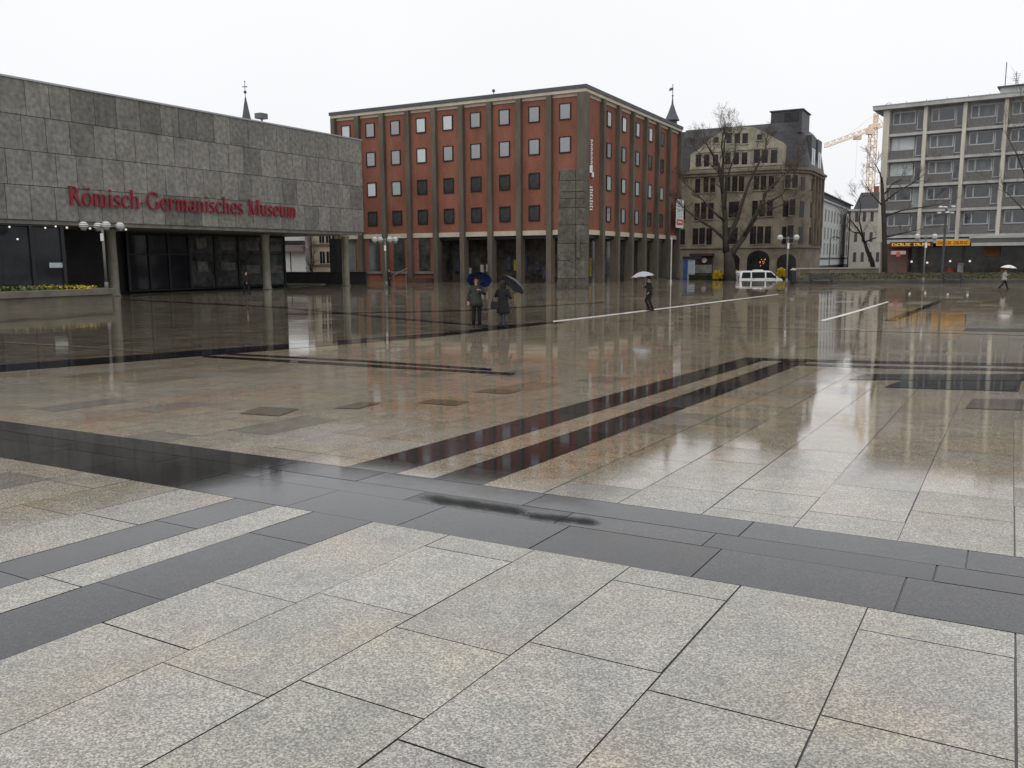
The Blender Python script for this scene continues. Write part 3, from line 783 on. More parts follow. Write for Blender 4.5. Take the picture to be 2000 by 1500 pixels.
# steps with a handrail at the left
t0, z0 = fL.at(789, 549); t1, z1 = fL.at(818, 536)
mb = MB(); mb.tube([(t0, -2.2, z0 - ZF + 0.6), (t1, -2.2, z1 - ZF + 0.75)], 0.07, 6)
for q in (0.1, 0.9): mb.tube([(t0 + (t1 - t0) * q, -2.2, -0.0), (t0 + (t1 - t0) * q, -2.2, (z0 + (z1 - z0) * q) - ZF + 0.6)], 0.04, 6)
mb.build("handrail", mat("pinkish_rail", (0.25, 0.17, 0.16), 0.5), red)
mb = MB(); mb.box(xs_[3] + 0.5, xs_[4] - 0.4, -1.9, 0.04, 0, 0.5); mb.build("steps", mat("dark_red_plinth", (0.09, 0.045, 0.04), 0.6), red)
mb = MB(); p0 = fL.at(937, 187)[0]; mb.tube([(p0, 3, zt - 0.2), (p0, 3, zt + 1.0)], 0.04, 6); mb.sphere((p0, 3, zt + 1.1), 0.18, 8)
mb.build("roof_vent", M_slate, red)

# ------------------------------------------------------------------ stone pillar in front of the brick building
pc = W(1119, 563, 72.0)
pil = thing("stone_pillar", "weathered grey square stone pillar standing alone before the brick building", "pillar", (pc.x, pc.y, ZF), R(-14))
M_plinth = mat("dark_plinth_stone", (0.06, 0.058, 0.05), 0.7)
M_pil = tinted("old_grey_stone", (0.105, 0.097, 0.082), 0.8, (1, 1, 0.6), 1.6, 0.35, 4.0)
ph = W(1119, 332, 72.0).z - ZF
random.seed(3)
mb = MB(); z = 0.0
for h, w, g in ((0.9, 1.16, 0.8), (1.5, 1.12, 1.0), (1.4, 1.13, 0.95), (1.5, 1.11, 1.0), (1.4, 1.10, 0.95), (0.75, 1.06, 0.75), (0.55, 1.0, 0.9), (0.9, 1.02, 1.05), (ph - 8.9, 0.98, 0.9)):
    for q in (0, 1):
        k = g * random.uniform(0.9, 1.1)
        x0, x1 = (-w, 0.35 * w - 0.01) if q == 0 else (0.35 * w + 0.01, w)
        d = 0.03 * q
        mb.box(x0, x1, -w + d, w - d, z, z + h - 0.03, (k, k, k * 0.97, 1))
    z += h
mb.build("masonry", M_pil, pil, tint=True, bevel=0.03)
mb = MB(); mb.box(-1.2, 1.2, -1.2, 1.2, -0.02, 0.1); mb.build("base", M_plinth, pil)
mb = MB(); mb.box(0.5, 0.78, -1.2, -1.08, 2.6, 4.6); mb.box(-0.2, 0.0, -1.19, -1.08, 2.4, 3.2); mb.build("relief", M_pil, pil, tint=True)

# ------------------------------------------------------------------ sandstone building with mansard roof
M_sand = mat("sandstone", (0.175, 0.148, 0.108), 0.85, 0.35, 0.45, col2=(0.27, 0.23, 0.17))
M_sandpale = mat("pale_sandstone", (0.285, 0.265, 0.205), 0.85, 0.4, 0.9)
M_roof = mat("slate_roof", (0.052, 0.05, 0.055), 0.55, 0.25, 0.8, stretch=(1, 1, 3))
M_oldwin = mat("old_dark_window", (0.02, 0.02, 0.02), 0.15, 0.6, 0.7, 0.35)
M_wframe = mat("grey_white_frame", (0.40, 0.39, 0.35), 0.6, 0.1, 1)
saz = R(29)
s0 = W(1328, 505, 135.0)
sf = Face((s0.x, s0.y, 0), saz + R(90))
sL = sf.at(1568, 400)[0]
GZ = ST - 0.05
old = thing("sandstone_building", "old brown sandstone building with a slate mansard roof and rounded gable", "building", (s0.x, s0.y, GZ), -saz)
def sz(u, v): return sf.at(u, v)[1] - GZ
def sx(u): return sf.at(u, 400)[0]
ze = sz(1347, 341); zr = sz(1340, 251); CR = 5.0; sD = 17.0
# walls with a rounded right corner
def rounded(off):
    o = [(-off, 0 - off), (sL - CR, 0 - off)]
    o += [(sL - CR + (CR + off) * math.sin(k * R(90) / 8), CR - (CR + off) * math.cos(k * R(90) / 8)) for k in range(1, 9)]
    return o + [(sL + off, sD), (-off, sD)]
up = lambda x, y, d: (x, y, d)
mb = MB(); mb.prism(rounded(0), up, 0, ze); mb.build("wall", M_sand, old)
mb = MB(); mb.prism(rounded(0.55), up, ze + 0.004, ze + 0.35); mb.prism(rounded(0.3), up, ze - 0.4, ze - 0.004)
zs1 = sz(1400, 482); mb.prism(rounded(0.22), up, zs1 - 0.25, zs1 + 0.1); mb.build("cornice", M_sand, old)
mb = MB(); z1 = ze + 0.35; z2 = z1 + (zr - z1) * 0.8; z3 = zr
a, b, c = rounded(0.1), rounded(-0.9), rounded(-1.9)
n = len(a)
for ring in (b, c): ring[0] = (-0.1, ring[0][1]); ring[-1] = (-0.1, ring[-1][1])
v = [(x, y, z1) for x, y in a] + [(x, y, z2) for x, y in b] + [(x, y, z3) for x, y in c]
f = [(i + n * k, (i + 1) % n + n * k, (i + 1) % n + n * (k + 1), i + n * (k + 1)) for k in (0, 1) for i in range(n)] + [tuple(range(2 * n, 3 * n))]
mb.add(v, f); mb.build("mansard_roof", M_roof, old)
x0, x1 = sx(1492), sx(1553)
z4 = sz(1500, 212)
mb = MB(); mb.box(x0, x1, 2.5, 8.5, z3 - 1.5, z4 - 0.15); rh_ = mb.build("roof_house", M_roof, old)
mb = MB(); mb.box(x0 - 0.2, x1 + 0.2, 2.3, 8.7, z4 - 0.15, z4); mb.build("roof_house_cap", M_slate, rh_)
mb = MB(); mb.box(x0 + 2.0, x1 - 0.5, 2.42, 2.49, z3 + 0.2, z4 - 0.5); mb.build("roof_house_window", M_oldwin, rh_)
# big gable
gx0, gx1 = sx(1347), sx(1529); gz0 = z1 + 0.02; gm = sz(1440, 252)
gl_ = [(gx0, gz0), (gx1, gz0), (gx1, sz(1529, 284)), (sx(1522), sz(1522, 277)), (sx(1505), sz(1505, 268)), (sx(1486), sz(1486, 258)), (sx(1470), sz(1470, 250)), (sx(1440), sz(1440, 247)), (sx(1412), sz(1412, 252)),
       (sx(1400), sz(1400, 262)), (sx(1380), sz(1380, 274)), (sx(1365), sz(1365, 291)), (gx0, sz(1347, 303))]
mb = MB(); mb.prism(gl_, lambda x, y, d: (x, d, y), -0.25, 3.0); gab = mb.build("gable", M_sandpale, old)
mb = MB(); zz = sz(1440, 293); mb.box(gx0 + 1, gx1 - 1, -0.42, -0.256, zz - 0.12, zz + 0.18); mb.box(gx0, gx1, -0.42, -0.256, gz0 + 0.3, gz0 + 0.55); mb.build("gable_moulding", M_sandpale, gab)
def swin(u, v0, v1, w, par, y=-0.01, m=M_oldwin):
    x = sx(u); za, zb = sz(u, v1), sz(u, v0)
    mb = MB(); mb.box(x - w / 2 - 0.12, x + w / 2 + 0.12, y - 0.14, y, za - 0.15, za); mb.box(x - w / 2 - 0.1, x - w / 2, y - 0.06, y, za, zb); mb.box(x + w / 2, x + w / 2 + 0.1, y - 0.06, y, za, zb); mb.box(x - w / 2 - 0.1, x + w / 2 + 0.1, y - 0.06, y, zb, zb + 0.12)
    f = mb.build("window", M_sand if par is old else M_sandpale, par)
    mb = MB(); mb.box(x - w / 2, x + w / 2, y - 0.03, y - 0.004, za, zb); mb.build("pane", m, f)
    mb = MB(); mb.box(x - 0.04, x + 0.04, y - 0.05, y - 0.03, za, zb); zc = za + (zb - za) * 0.65; mb.box(x - w / 2, x - 0.04, y - 0.05, y - 0.031, zc, zc + 0.07); mb.box(x + 0.04, x + w / 2, y - 0.05, y - 0.031, zc, zc + 0.07); mb.build("glazing_bar", M_frame, f)
for u in (1363, 1379, 1396): swin(u, 302, 326, 0.85, gab, -0.256)
for u in (1420, 1436, 1452): swin(u, 298, 322, 0.85, gab, -0.256)
for u in (1476, 1491, 1509): swin(u, 293, 319, 0.95, gab, -0.256)
for u in (1421, 1437, 1452): swin(u, 261, 281, 0.85, gab, -0.256)
swin(1396, 269, 280, 0.8, gab, -0.256); swin(1480, 263, 274, 0.8, gab, -0.256)
for u, v0, v1 in ((1362, 349, 377), (1378, 346, 376), (1391, 347, 376), (1420, 345, 374), (1434, 344, 374), (1447, 344, 374), (1476, 344, 371), (1490, 343, 371), (1505, 343, 370), (1537, 342, 367), (1551, 342, 367)): swin(u, v0, v1, 0.8, old)
for u, v0, v1 in ((1362, 397, 430), (1375, 395, 428), (1389, 396, 428), (1434, 394, 425), (1475, 392, 424), (1489, 391, 423), (1504, 390, 422), (1334, 400, 430), (1548, 389, 420)): swin(u, v0, v1, 0.85 if u != 1434 else 1.6, old)
for u, v0, v1 in ((1360, 446, 478), (1373, 445, 477), (1387, 446, 478), (1433, 444, 477), (1473, 442, 477), (1487, 442, 476), (1502, 442, 476), (1334, 448, 478), (1546, 440, 474)): swin(u, v0, v1, 0.9 if u != 1433 else 1.5, old)
# windows round the corner and down the right side, with pale bays in the roof
for k in range(2):
    a = R(30 + 32 * k); cx, cy = sL - CR + CR * math.sin(a), CR - CR * math.cos(a)
    for v0, v1 in ((343, 368), (391, 422), (442, 476)):
        za, zb = sz(1546, v1), sz(1546, v0)
        mb = MB(); mb.box(-0.45, 0.45, -0.05, 0.05, za, zb); o = mb.build("window", M_oldwin, old); o.location = (cx, cy, 0); o.rotation_euler = (0, 0, a)
for k in range(4):
    y = CR + 1.2 + k * 2.7
    for v0, v1 in ((343, 368), (391, 422), (442, 476)):
        za, zb = sz(1546, v1), sz(1546, v0)
        mb = MB(); mb.box(sL - 0.02, sL + 0.05, y, y + 1.0, za, zb); mb.build("window", M_oldwin, old)
    mb = MB(); mb.box(sL + 0.02, sL + 0.35, y + 1.4, y + 1.8, zs1, ze - 0.5); mb.build("pilaster", M_sand, old)
for k in range(2):
    y = CR + 0.5 + k * 5.5
    mb = MB(); mb.box(sL - 2.4, sL - 0.1, y, y + 3.6, z1, z1 + (z2 - z1) * 0.95); d = mb.build("dormer", M_slate, old)
    mb = MB(); mb.box(sL - 0.1, sL - 0.05, y + 0.5, y + 1.6, z1 + 0.8, z1 + 3.2); mb.box(sL - 0.1, sL - 0.05, y + 2.0, y + 3.1, z1 + 0.8, z1 + 3.2); mb.build("dormer_window", M_gl_hi, d)
# ground floor arches and shop
for u0, u1, v0 in ((1463, 1507, 489), (1522, 1560, 496), (1420, 1448, 496)):
    xa, xb = sx(u0), sx(u1); zt_ = sz((u0 + u1) / 2, v0); r = (xb - xa) / 2; zc = zt_ - r * 0.8
    poly = [(xa, 0.1), (xb, 0.1)] + [((xa + xb) / 2 + r * math.cos(k * math.pi / 10), zc + r * 0.8 * math.sin(k * math.pi / 10)) for k in range(11)]
    mb = MB(); mb.prism(poly, lambda x, y, d: (x, d, y), -0.06, -0.01); mb.build("arch_opening", M_oldwin, old)
xa, xb = sx(1356), sx(1396)
mb = MB(); mb.box(xa, xb, -0.06, -0.01, 0.3, sz(1376, 500)); mb.build("shop_window", mat("red_brown_shop", (0.07, 0.045, 0.042), 0.4, 0.6, 0.8), old)
mb = MB(); mb.box(xa - 0.2, xb + 0.2, -1.3, -0.065, sz(1376, 500), sz(1376, 495)); mb.build("awning", mat("dark_red_awning", (0.06, 0.025, 0.025), 0.7), old)
mb = MB(); x = sx(1380); zc = sz(1380, 508); mb.lathe([(0.36, -0.03), (0.42, 0), (0.36, 0.03)], 16); o = mb.build("round_sign", M_white, old); o.location = (x, -0.4, zc); o.rotation_euler = (R(90), 0, 0)
mb = MB(); mb.box(sx(1360), sx(1394), -0.14, -0.07, sz(1376, 533), sz(1376, 517)); mb.build("shop_counter", mat("grey_shop_panel", (0.22, 0.21, 0.2), 0.6, 0.4, 0.8), old)
random.seed(9)
mb = MB()
for k in range(9): mb.sphere((sx(1489 + random.uniform(0, 12)), -0.25, sz(1490, 505 + random.uniform(0, 16))), 0.07, 6)
mb.build("fairy_light", mat("orange_glow", (0.8, 0.35, 0.1), 0.5, emit=(1.0, 0.38, 0.10, 0.5)), old)

# advertising column with blue and pale panels beside it
k0 = W(1347, 540, 121.0)
kio = thing("advertising_stand", "blue and pale grey advertising stand between brick and sandstone buildings", "advertising stand", (k0.x, k0.y, ST))
w_ = 13.0 * 121 / FPX
mb = MB(); mb.box(-w_, -w_ * 0.35, 0, 0.3, 0.3, 3.3); mb.build("blue_panel", mat("dull_blue", (0.04, 0.08, 0.22), 0.5, 0.4, 0.8), kio)
mb = MB(); mb.box(-w_ * 0.32, w_ * 0.75, 0, 0.3, 0.3, 3.3); mb.build("pale_panel", mat("pale_blue_grey", (0.36, 0.40, 0.44), 0.5), kio)
mb = MB(); mb.box(-w_ - 0.2, w_ + 0.6, -0.2, 0.9, 3.35, 3.75); mb.build("roof", M_dark, kio)
mb = MB()
for x in (-w_ * 0.9, w_ * 0.65): mb.tube([(x, 0.15, 0), (x, 0.15, 0.3)], 0.08, 6)
mb.build("foot", M_dark, kio)

# ------------------------------------------------------------------ pale office building further back
M_office = mat("pale_render", (0.46, 0.48, 0.47), 0.7, 0.08, 0.4)
oaz = R(28)
o0 = W(1598, 505, 158.0)
of = Face((o0.x, o0.y, 0), oaz)
oL = of.at(1670, 450)[0]
off = thing("office_building", "pale grey office block with long rows of narrow windows", "building", (o0.x, o0.y, GZ), -oaz)
def oz(u, v): return of.at(u, v)[1] - GZ
oe = oz(1610, 393); ot = oz(1610, 371)
mb = MB(); mb.box(-14, 0, -2, oL, 0, oe); mb.build("wall", M_office, off)
mb = MB(); mb.box(-14, -1.2, -2, oL, oe + 0.3, ot - 0.2); pent = mb.build("set_back_storey", M_slate, off)
mb = MB(); mb.box(-14, 0.4, -2.3, oL + 0.2, oe + 0.004, oe + 0.29); mb.build("eaves", M_metal, off)
mb = MB(); mb.box(-14.3, -0.6, -2.3, oL + 0.2, ot - 0.19, ot); mb.build("roof", M_slate, off)
mb = MB()
for k in range(16): mb.box(-1.21, -1.15, k * oL / 16 + 0.3, (k + 1) * oL / 16 - 0.5, oe + 0.9, ot - 0.7)
mb.build("window_strip", M_gl_lo, pent)
NW = 13
wo = window_meshes(1.35, 2.3, [M_gl_lo], fr=0.08, mf_=M_wframe)
for v0, v1 in ((436, 413), (469, 449), (498, 480)):
    za = oz(1640, (v0)); 
    za = oz(1625, v0 - (1 if v0 < 450 else 0))
    for k in range(NW): put_window(wo, 0, off, (0.02, (k + 0.5) * oL / NW, za), R(90))
mb = MB(); mb.box(-0.2, 0.12, -1, oL, oz(1630, 506), oz(1630, 503)); mb.build("string_course", M_slate, off)
mb = MB(); mb.box(-0.2, 0.05, -1, oL, 0, oz(1630, 517)); mb.build("plinth", M_dark, off)

# brownish house with narrow windows, and a slate-roofed one behind it
M_gl_mod0 = mat("dull_house_window", (0.07, 0.07, 0.072), 0.2, 0.4, 1)
h0 = W(1672, 505, 182.0)
hs_ = thing("rendered_house", "beige rendered house between the pale office block and modern block", "house", (h0.x, h0.y, GZ), R(-20))
hh_ = W(1690, 412, 182.0).z - GZ
mb = MB(); mb.box(-1.5, 9, 0, 10, 0, hh_); mb.build("wall", mat("beige_render", (0.42, 0.385, 0.33), 0.8, 0.15, 0.5), hs_)
mb = MB(); mb.box(-2, 9.4, -0.4, 10.4, hh_ + 0.004, hh_ + 0.4); mb.build("eaves", M_wframe, hs_)
for r in range(3):
    for k in range(4):
        mb = MB(); mb.box(-0.6 + k * 1.5, 0.0 + k * 1.5, -0.06, -0.004, 2.6 + r * 4.2, 4.6 + r * 4.2); mb.build("window", M_gl_mod0, hs_)
b0 = W(1660, 505, 215.0)
bh_ = thing("slate_roofed_house", "distant building with a dark slate hipped roof", "house", (b0.x, b0.y, GZ), R(-20))
ez, rz_ = W(1680, 425, 215).z - GZ, W(1690, 374, 215).z - GZ
mb = MB(); mb.box(0, 16, 0, 14, 0, ez); mb.build("wall", mat("purplish_render", (0.18, 0.14, 0.14), 0.8), bh_)
mb = MB(); mb.add([(-0.5, -0.5, ez + 0.004), (16.5, -0.5, ez + 0.004), (16.5, 14.5, ez + 0.004), (-0.5, 14.5, ez + 0.004), (2, 4.5, rz_), (14, 4.5, rz_), (14, 9.5, rz_), (2, 9.5, rz_)],
    [(0, 1, 5, 4), (1, 2, 6, 5), (2, 3, 7, 6), (3, 0, 4, 7), (4, 5, 6, 7)]); mb.build("roof", M_roof, bh_)
mb = MB(); mb.box(5, 6.2, 6, 7.2, rz_ - 1, rz_ + 1.6); mb.build("chimney", M_brick, bh_)

# ------------------------------------------------------------------ modern block on the right
M_modwall = mat("grey_concrete_facade", (0.40, 0.40, 0.395), 0.7, 0.25, 0.5, stretch=(1, 1, 0.3))
M_fin = mat("cream_concrete_fin", (0.52, 0.49, 0.41), 0.7, 0.25, 0.8, stretch=(1, 1, 0.25))
M_parapet = mat("dark_slatted_parapet", (0.15, 0.145, 0.14), 0.6, 0.3, 2, stretch=(6, 6, 1))
M_modframe = mat("pale_grey_window_frame", (0.52, 0.53, 0.55), 0.6, 0.08, 1)
M_gl_mod = mat("blue_grey_window_glass", (0.035, 0.04, 0.05), 0.08, 0.6, 0.5, 0.7, ior=1.6, col2=(0.085, 0.092, 0.11))
M_curt_mod = mat("net_curtain", (0.16, 0.17, 0.18), 0.4, 0.4, 1.5, 0.6, stretch=(4, 4, 0.4))
maz = R(35)
m0 = W(1717, 505, 106.0)
mo_f = Face((m0.x, m0.y, 0), maz + R(90))
mod = thing("modern_block", "grey post-war office block with window bands, pale fins and flat roof", "building", (m0.x, m0.y, GZ), -maz)
def mx_(u): return mo_f.at(u, 400)[0]
def mzz(u, v): return mo_f.at(u, v)[1] - GZ
ft = mo_f.at(1728, 217)[1] - GZ
tops = [mzz(1735, v) for v in (264, 316, 367, 414, 463)]
nf = 5; fh = (ft - tops[-1]) / nf
zlev = [tops[-1] + k * fh for k in range(nf + 1)]
ML = mx_(2000) + 22
mb = MB(); mb.box(0.0, ML, 0.55, 16, 0, ft); mb.build("wall", M_modwall, mod)
mb = MB(); mb.box(-1.4, ML, -1.3, 17, ft + 0.004, ft + 0.42); mb.build("flat_roof", M_modwall, mod)
mb = MB(); mb.box(-1.45, ML, -1.36, 17, ft + 0.424, ft + 0.52); mb.build("roof_edge", M_metal, mod)
px = mx_(1930)
mb = MB(); mb.box(px, ML, 3.5, 12, ft + 0.52, ft + 1.9); pt = mb.build("roof_plant_room", M_modwall, mod)
mb = MB(); mb.box(px - 0.3, ML, 3.2, 12.3, ft + 1.904, ft + 2.05); mb.build("plant_room_cap", M_slate, pt)
za = mo_f.at(1941, 118)[1] - GZ
mb = MB(); mb.tube([(px + 0.3, 5, ft + 2.0), (px + 0.3, 5, za + 0.6)], 0.05, 5); mb.build("antenna", M_slate, mod)
mb = MB(); mb.tube([(px + 1.4, 5, ft + 2.0), (px + 1.4, 5, za - 0.6)], 0.04, 5)
for k in range(4): mb.tube([(px + 1.0, 5, za - 1.6 + k * 0.25), (px + 1.8, 5, za - 1.6 + k * 0.25)], 0.02, 4)
mb.build("antenna", M_slate, mod)
mb = MB(); mb.tube([(-0.6 + k * 0.1, 0.5, ft + 0.5 + 0.5 * math.sin(k * math.pi / 12)) for k in range(13)], 0.03, 5)
for k in range(9): mb.tube([(2 + k * 2.2, 0.3, ft + 0.5), (2 + k * 2.2, 0.3, ft + 0.95)], 0.03, 4)
mb.build("roof_rail", M_slate, mod)
nb = 9; bay = (mx_(1953) - mx_(1799)) / 2.0
fx = [0.1] + [mx_(1799) + k * bay for k in range(nb)]
for k, x in enumerate(fx):
    mb = MB(); w = 0.35 if k == 0 else 0.19
    mb.box(x - w, x + w, -0.75, 0.3, zlev[0] - 0.6, ft - 0.05); mb.build("fin", M_fin, mod)
for r in range(nf):
    z = zlev[r]
    mb = MB(); mb.box(0.0, ML, -0.55, 0.58, z - 0.14, z + 0.16); mb.build("floor_slab", M_modwall if r % 2 else M_modwall, mod)
wbig = window_meshes(bay * 0.62, fh * 0.50, [M_gl_mod, M_curt_mod, M_blind], fr=0.13, mf_=M_modframe)
wtall = window_meshes(bay * 0.19, fh * 0.76, [M_gl_mod, M_curtain], fr=0.10, mf_=M_modframe)
random.seed(13)
MULL = None
for r in range(nf):
    z = zlev[r]
    for k in range(len(fx) - 1):
        x = fx[k]
        wdt = fx[k + 1] - x
        put_window(wbig, random.choice((0, 0, 0, 0, 0, 1, 1, 1, 2)) if r > 0 else 0, mod, (x + wdt * 0.42, 0.38, z + fh * 0.42))
        put_window(wtall, 1 if random.random() < 0.12 else 0, mod, (x + wdt * 0.84, 0.36, z + fh * 0.17))
        if MULL is None:
            mb = MB(); mb.box(-0.07, 0.07, 0.30, 0.42, fh * 0.47, fh * 0.87); mo_ = MULL = mb.build("mullion", M_modframe, mod)
        else: mo_ = inst(MULL, mod)
        mo_.location = (x + wdt * 0.31, 0, z)
        if r < 6 and k < 6:
            mb = MB(); mb.box(x + 0.4, x + wdt * 0.72, -0.35, -0.25, z + 0.165, z + fh * 0.38)
            for q in range(7): mb.box(x + 0.4 + q * 0.42, x + 0.55 + q * 0.42, -0.37, -0.352, z + 0.2, z + fh * 0.36)
            mb.build("parapet_panel", M_parapet, mod)
# shops at its foot
zc0 = zlev[0] - 0.75
mb = MB(); mb.box(1.2, fx[3] + 0.6, -2.6, 0.54, zc0 - 0.1, zc0 + 0.35); mb.build("canopy", M_modwall, mod)
xaw = mx_(1905)
mb = MB(); mb.box(xaw, ML, -3.2, 0.54, zc0 + 0.36, zc0 + 0.62); mb.box(xaw + 0.3, ML, -3.6, -3.3, zc0 - 0.5, zc0 - 0.15); mb.build("awning_edge", mat("awning_white", (0.42, 0.42, 0.40), 0.6), mod)
mb = MB(); mb.box(xaw + 0.2, ML, -3.28, 0.5, zc0 - 0.12, zc0 + 0.3); mb.build("awning", mat("awning_grey", (0.10, 0.10, 0.10), 0.7), mod)
mb = MB(); mb.box(0.3, ML, 0.40, 0.53, 0, zc0 - 0.15); mb.build("shop_front", M_shop, mod)
mb = MB(); mb.box(0.4, 3.4, -0.8, 0.38, 0, zc0 - 0.15); mb.build("entrance_wall", mat("reddish_stone", (0.17, 0.10, 0.085), 0.7), mod)
M_ysign = mat("amber_sign", (0.36, 0.20, 0.03), 0.5, 0.3, 0.7, emit=(1.0, 0.42, 0.03, 0.22))
M_yl = mat("yellow_letter", (0.75, 0.48, 0.05), 0.5, emit=(1.0, 0.6, 0.08, 0.35))
M_brsign = mat("dark_sign_board", (0.09, 0.035, 0.02), 0.5, 0.3, 1)
def signboard(u0, u1, v0, v1, nl, m, ml):
    a, b = mx_(u0), mx_(u1); zb_, zt_ = mzz((u0 + u1) / 2, v1), mzz((u0 + u1) / 2, v0)
    mb = MB(); mb.box(a, b, -2.75, -2.62, zb_, zt_); o = mb.build("shop_sign", m, mod)
    mb = MB(); w = (b - a) * 0.9 / nl
    for k in range(nl):
        if k in (nl // 2,): continue
        x = a + (b - a) * 0.05 + k * w; h = (zt_ - zb_) * 0.5; zc = zb_ + (zt_ - zb_) * 0.25
        mb.box(x, x + w * 0.2, -2.82, -2.752, zc, zc + h); 
        if k % 3 != 1: mb.box(x + w * 0.2, x + w * 0.7, -2.82, -2.752, zc + h * 0.8, zc + h)
        if k % 2: mb.box(x + w * 0.5, x + w * 0.7, -2.82, -2.752, zc, zc + h * 0.78)
        else: mb.box(x + w * 0.2, x + w * 0.7, -2.82, -2.752, zc, zc + h * 0.18)
    mb.build("sign_letters", ml, o)
signboard(1752, 1835, 473, 483, 14, M_brsign, M_yl)
signboard(1841, 1906, 469, 480, 15, M_ysign, M_brsign)
xo, xp = mx_(1928), mx_(1960)
mb = MB(); mb.box(xo, xp, -0.1, 0.38, mzz(1940, 500), mzz(1940, 483)); mb.build("shop_sign", mat("orange_brown_panel", (0.26, 0.11, 0.03), 0.6, 0.3, 1), mod)
random.seed(4)
for k in range(9):
    x = mx_(random.uniform(1840, 1995)); w = random.uniform(0.4, 1.2); z0 = random.uniform(0.6, 1.6)
    mb = MB(); mb.box(x, x + w, 0.2, 0.38, z0, z0 + random.uniform(0.6, 1.4)); mb.build("shop_poster", random.choice([SM[2], SM[3], SM[5], SM[2], SM[0]]), mod)
mb = MB()
for u, v in ((1777, 511), (1787, 511), (1863, 510), (1902, 510), (1818, 513)): mb.sphere((mx_(u), 0.1, mzz(u, v)), 0.13, 8)
mb.build("shop_lamp", MATS["lamp_glow"], mod)

# ------------------------------------------------------------------ crane
M_crane = mat("pale_orange_steel", (0.84, 0.66, 0.51), 0.6, 0.08, 1)  # even pale orange
CD = 240.0
cb = W(1703, 300, CD)
crane = thing("tower_crane", "pale orange tower crane rising behind the modern block", "crane", (cb.x, cb.y, GZ), 0)
def lattice(mb, P0, P1, w, nseg, r, tri=False):
    P0, P1 = Vector(P0), Vector(P1); d = (P1 - P0).normalized()
    a = d.orthogonal().normalized() if abs(d.z) > 0.9 else Vector((0, 0, 1)).cross(d).normalized(); b = d.cross(a)
    cs = [a * s + b * t for s, t in ((-1, -1), (1, -1), (1, 1), (-1, 1))] if not tri else [a - b, -a - b, b * 1.0]
    cs = [c * w / 2 for c in cs]
    for c in cs: mb.tube([P0 + c, P1 + c], r, 4)
    for i in range(nseg):
        p, q = P0.lerp(P1, i / nseg), P0.lerp(P1, (i + 1) / nseg)
        for k in range(len(cs)):
            c0, c1 = cs[k], cs[(k + 1) % len(cs)]
            if i % 2: c0, c1 = c1, c0
            mb.tube([p + c0, q + c1], r * 0.75, 4); mb.tube([q + cs[k], q + cs[(k + 1) % len(cs)]], r * 0.6, 4)
ctop = W(1703, 250, CD).z - GZ
mb = MB(); lattice(mb, (0, 0, 0), (0, 0, ctop), 1.7, 22, 0.12); mb.build("mast", M_crane, crane)
jt = W(1612, 284, CD - 2); jr = W(1725, 243, CD + 6)
loc = lambda p: Vector((p.x - cb.x, p.y - cb.y, p.z - GZ))
J0, J1 = loc(jr), loc(jt)
mb = MB(); lattice(mb, J0, J1, 1.2, 18, 0.10, True); mb.build("jib", M_crane, crane)
mb = MB(); mb.box(-1.0, 1.0, -1.0, 1.0, ctop, ctop + 0.9); mb.box(-1.9, -0.6, -1.6, 0.4, ctop - 1.8, ctop - 0.1); mb.build("cab", M_crane, crane)
apex = W(1708, 222, CD).z - GZ
mb = MB(); lattice(mb, (0.5, 0, ctop + 0.9), (0.6, 0, apex), 0.9, 4, 0.12); mb.build("tower_head", M_crane, crane)
mb = MB(); mb.tube([(0.6, 0, apex), J0.lerp(J1, 0.72)], 0.05, 4); mb.tube([(0.6, 0, apex), J0], 0.05, 4); mb.build("tie_bar", M_crane, crane)
q = J0.lerp(J1, 0.45)
mb = MB(); mb.box(q.x - 1, q.x + 1, q.y - 0.5, q.y + 0.5, q.z - 1.6, q.z - 0.5); mb.tube([(q.x, q.y, q.z - 1.6), (q.x, q.y, q.z - 12)], 0.03, 4); mb.build("trolley", M_crane, crane)

# ------------------------------------------------------------------ church spire and roof turret
M_lead = mat("grey_lead", (0.085, 0.085, 0.105), 0.5, 0.2, 1)
sp = W(481, 225, 190.0)
spire = thing("church_spire", "thin dark spire with a cross seen over the museum roof", "spire", (sp.x, sp.y, GZ))
k = 190 / FPX
zb0 = W(481, 240, 190).z - GZ; zt1 = W(481, 191, 190).z - GZ; zx = W(478, 158, 190).z - GZ
mb = MB(); mb.box(-3, 3, -3, 3, 0, zb0 - 6); mb.build("tower", M_concrete, spire)
mb = MB(); mb.lathe([(4.2, zb0 - 6), (1.35, zb0 - 0.5), (0.98, zb0 + 0.8), (0.15, zt1), (0.05, zt1 + 0.3)], 8); mb.build("roof", M_lead, spire)
mb = MB(); mb.tube([(0, 0, zt1 - 0.5), (0, 0, zx)], 0.07, 6); mb.sphere((0, 0, zt1 + 1.2), 0.34, 10); mb.box(-0.55, 0.55, -0.06, 0.06, zx - 1.3, zx - 1.12); mb.sphere((0, 0, zx - 2.4), 0.16, 8); mb.sphere((0, 0, zx - 0.1), 0.14, 8)
mb.build("cross", M_lead, spire)
tp = W(1313, 225, 150.0)
tur = thing("roof_turret", "small slate ridge turret with a weathervane behind the brick building", "turret", (tp.x, tp.y, GZ))
f_ = lambda v: W(1313, v, 150).z - GZ
mb = MB(); mb.box(-2.5, 2.5, -2.5, 2.5, 0, f_(262)); mb.build("tower", M_slate, tur)
mb = MB(); mb.lathe([(0.85, f_(262)), (0.85, f_(236))], 8); mb.build("lantern", M_slate, tur)
mb = MB(); mb.lathe([(1.25, f_(236)), (1.25, f_(234)), (0.75, f_(222)), (0.45, f_(212)), (0.18, f_(203)), (0.06, f_(188))], 8); mb.build("roof", M_lead, tur)
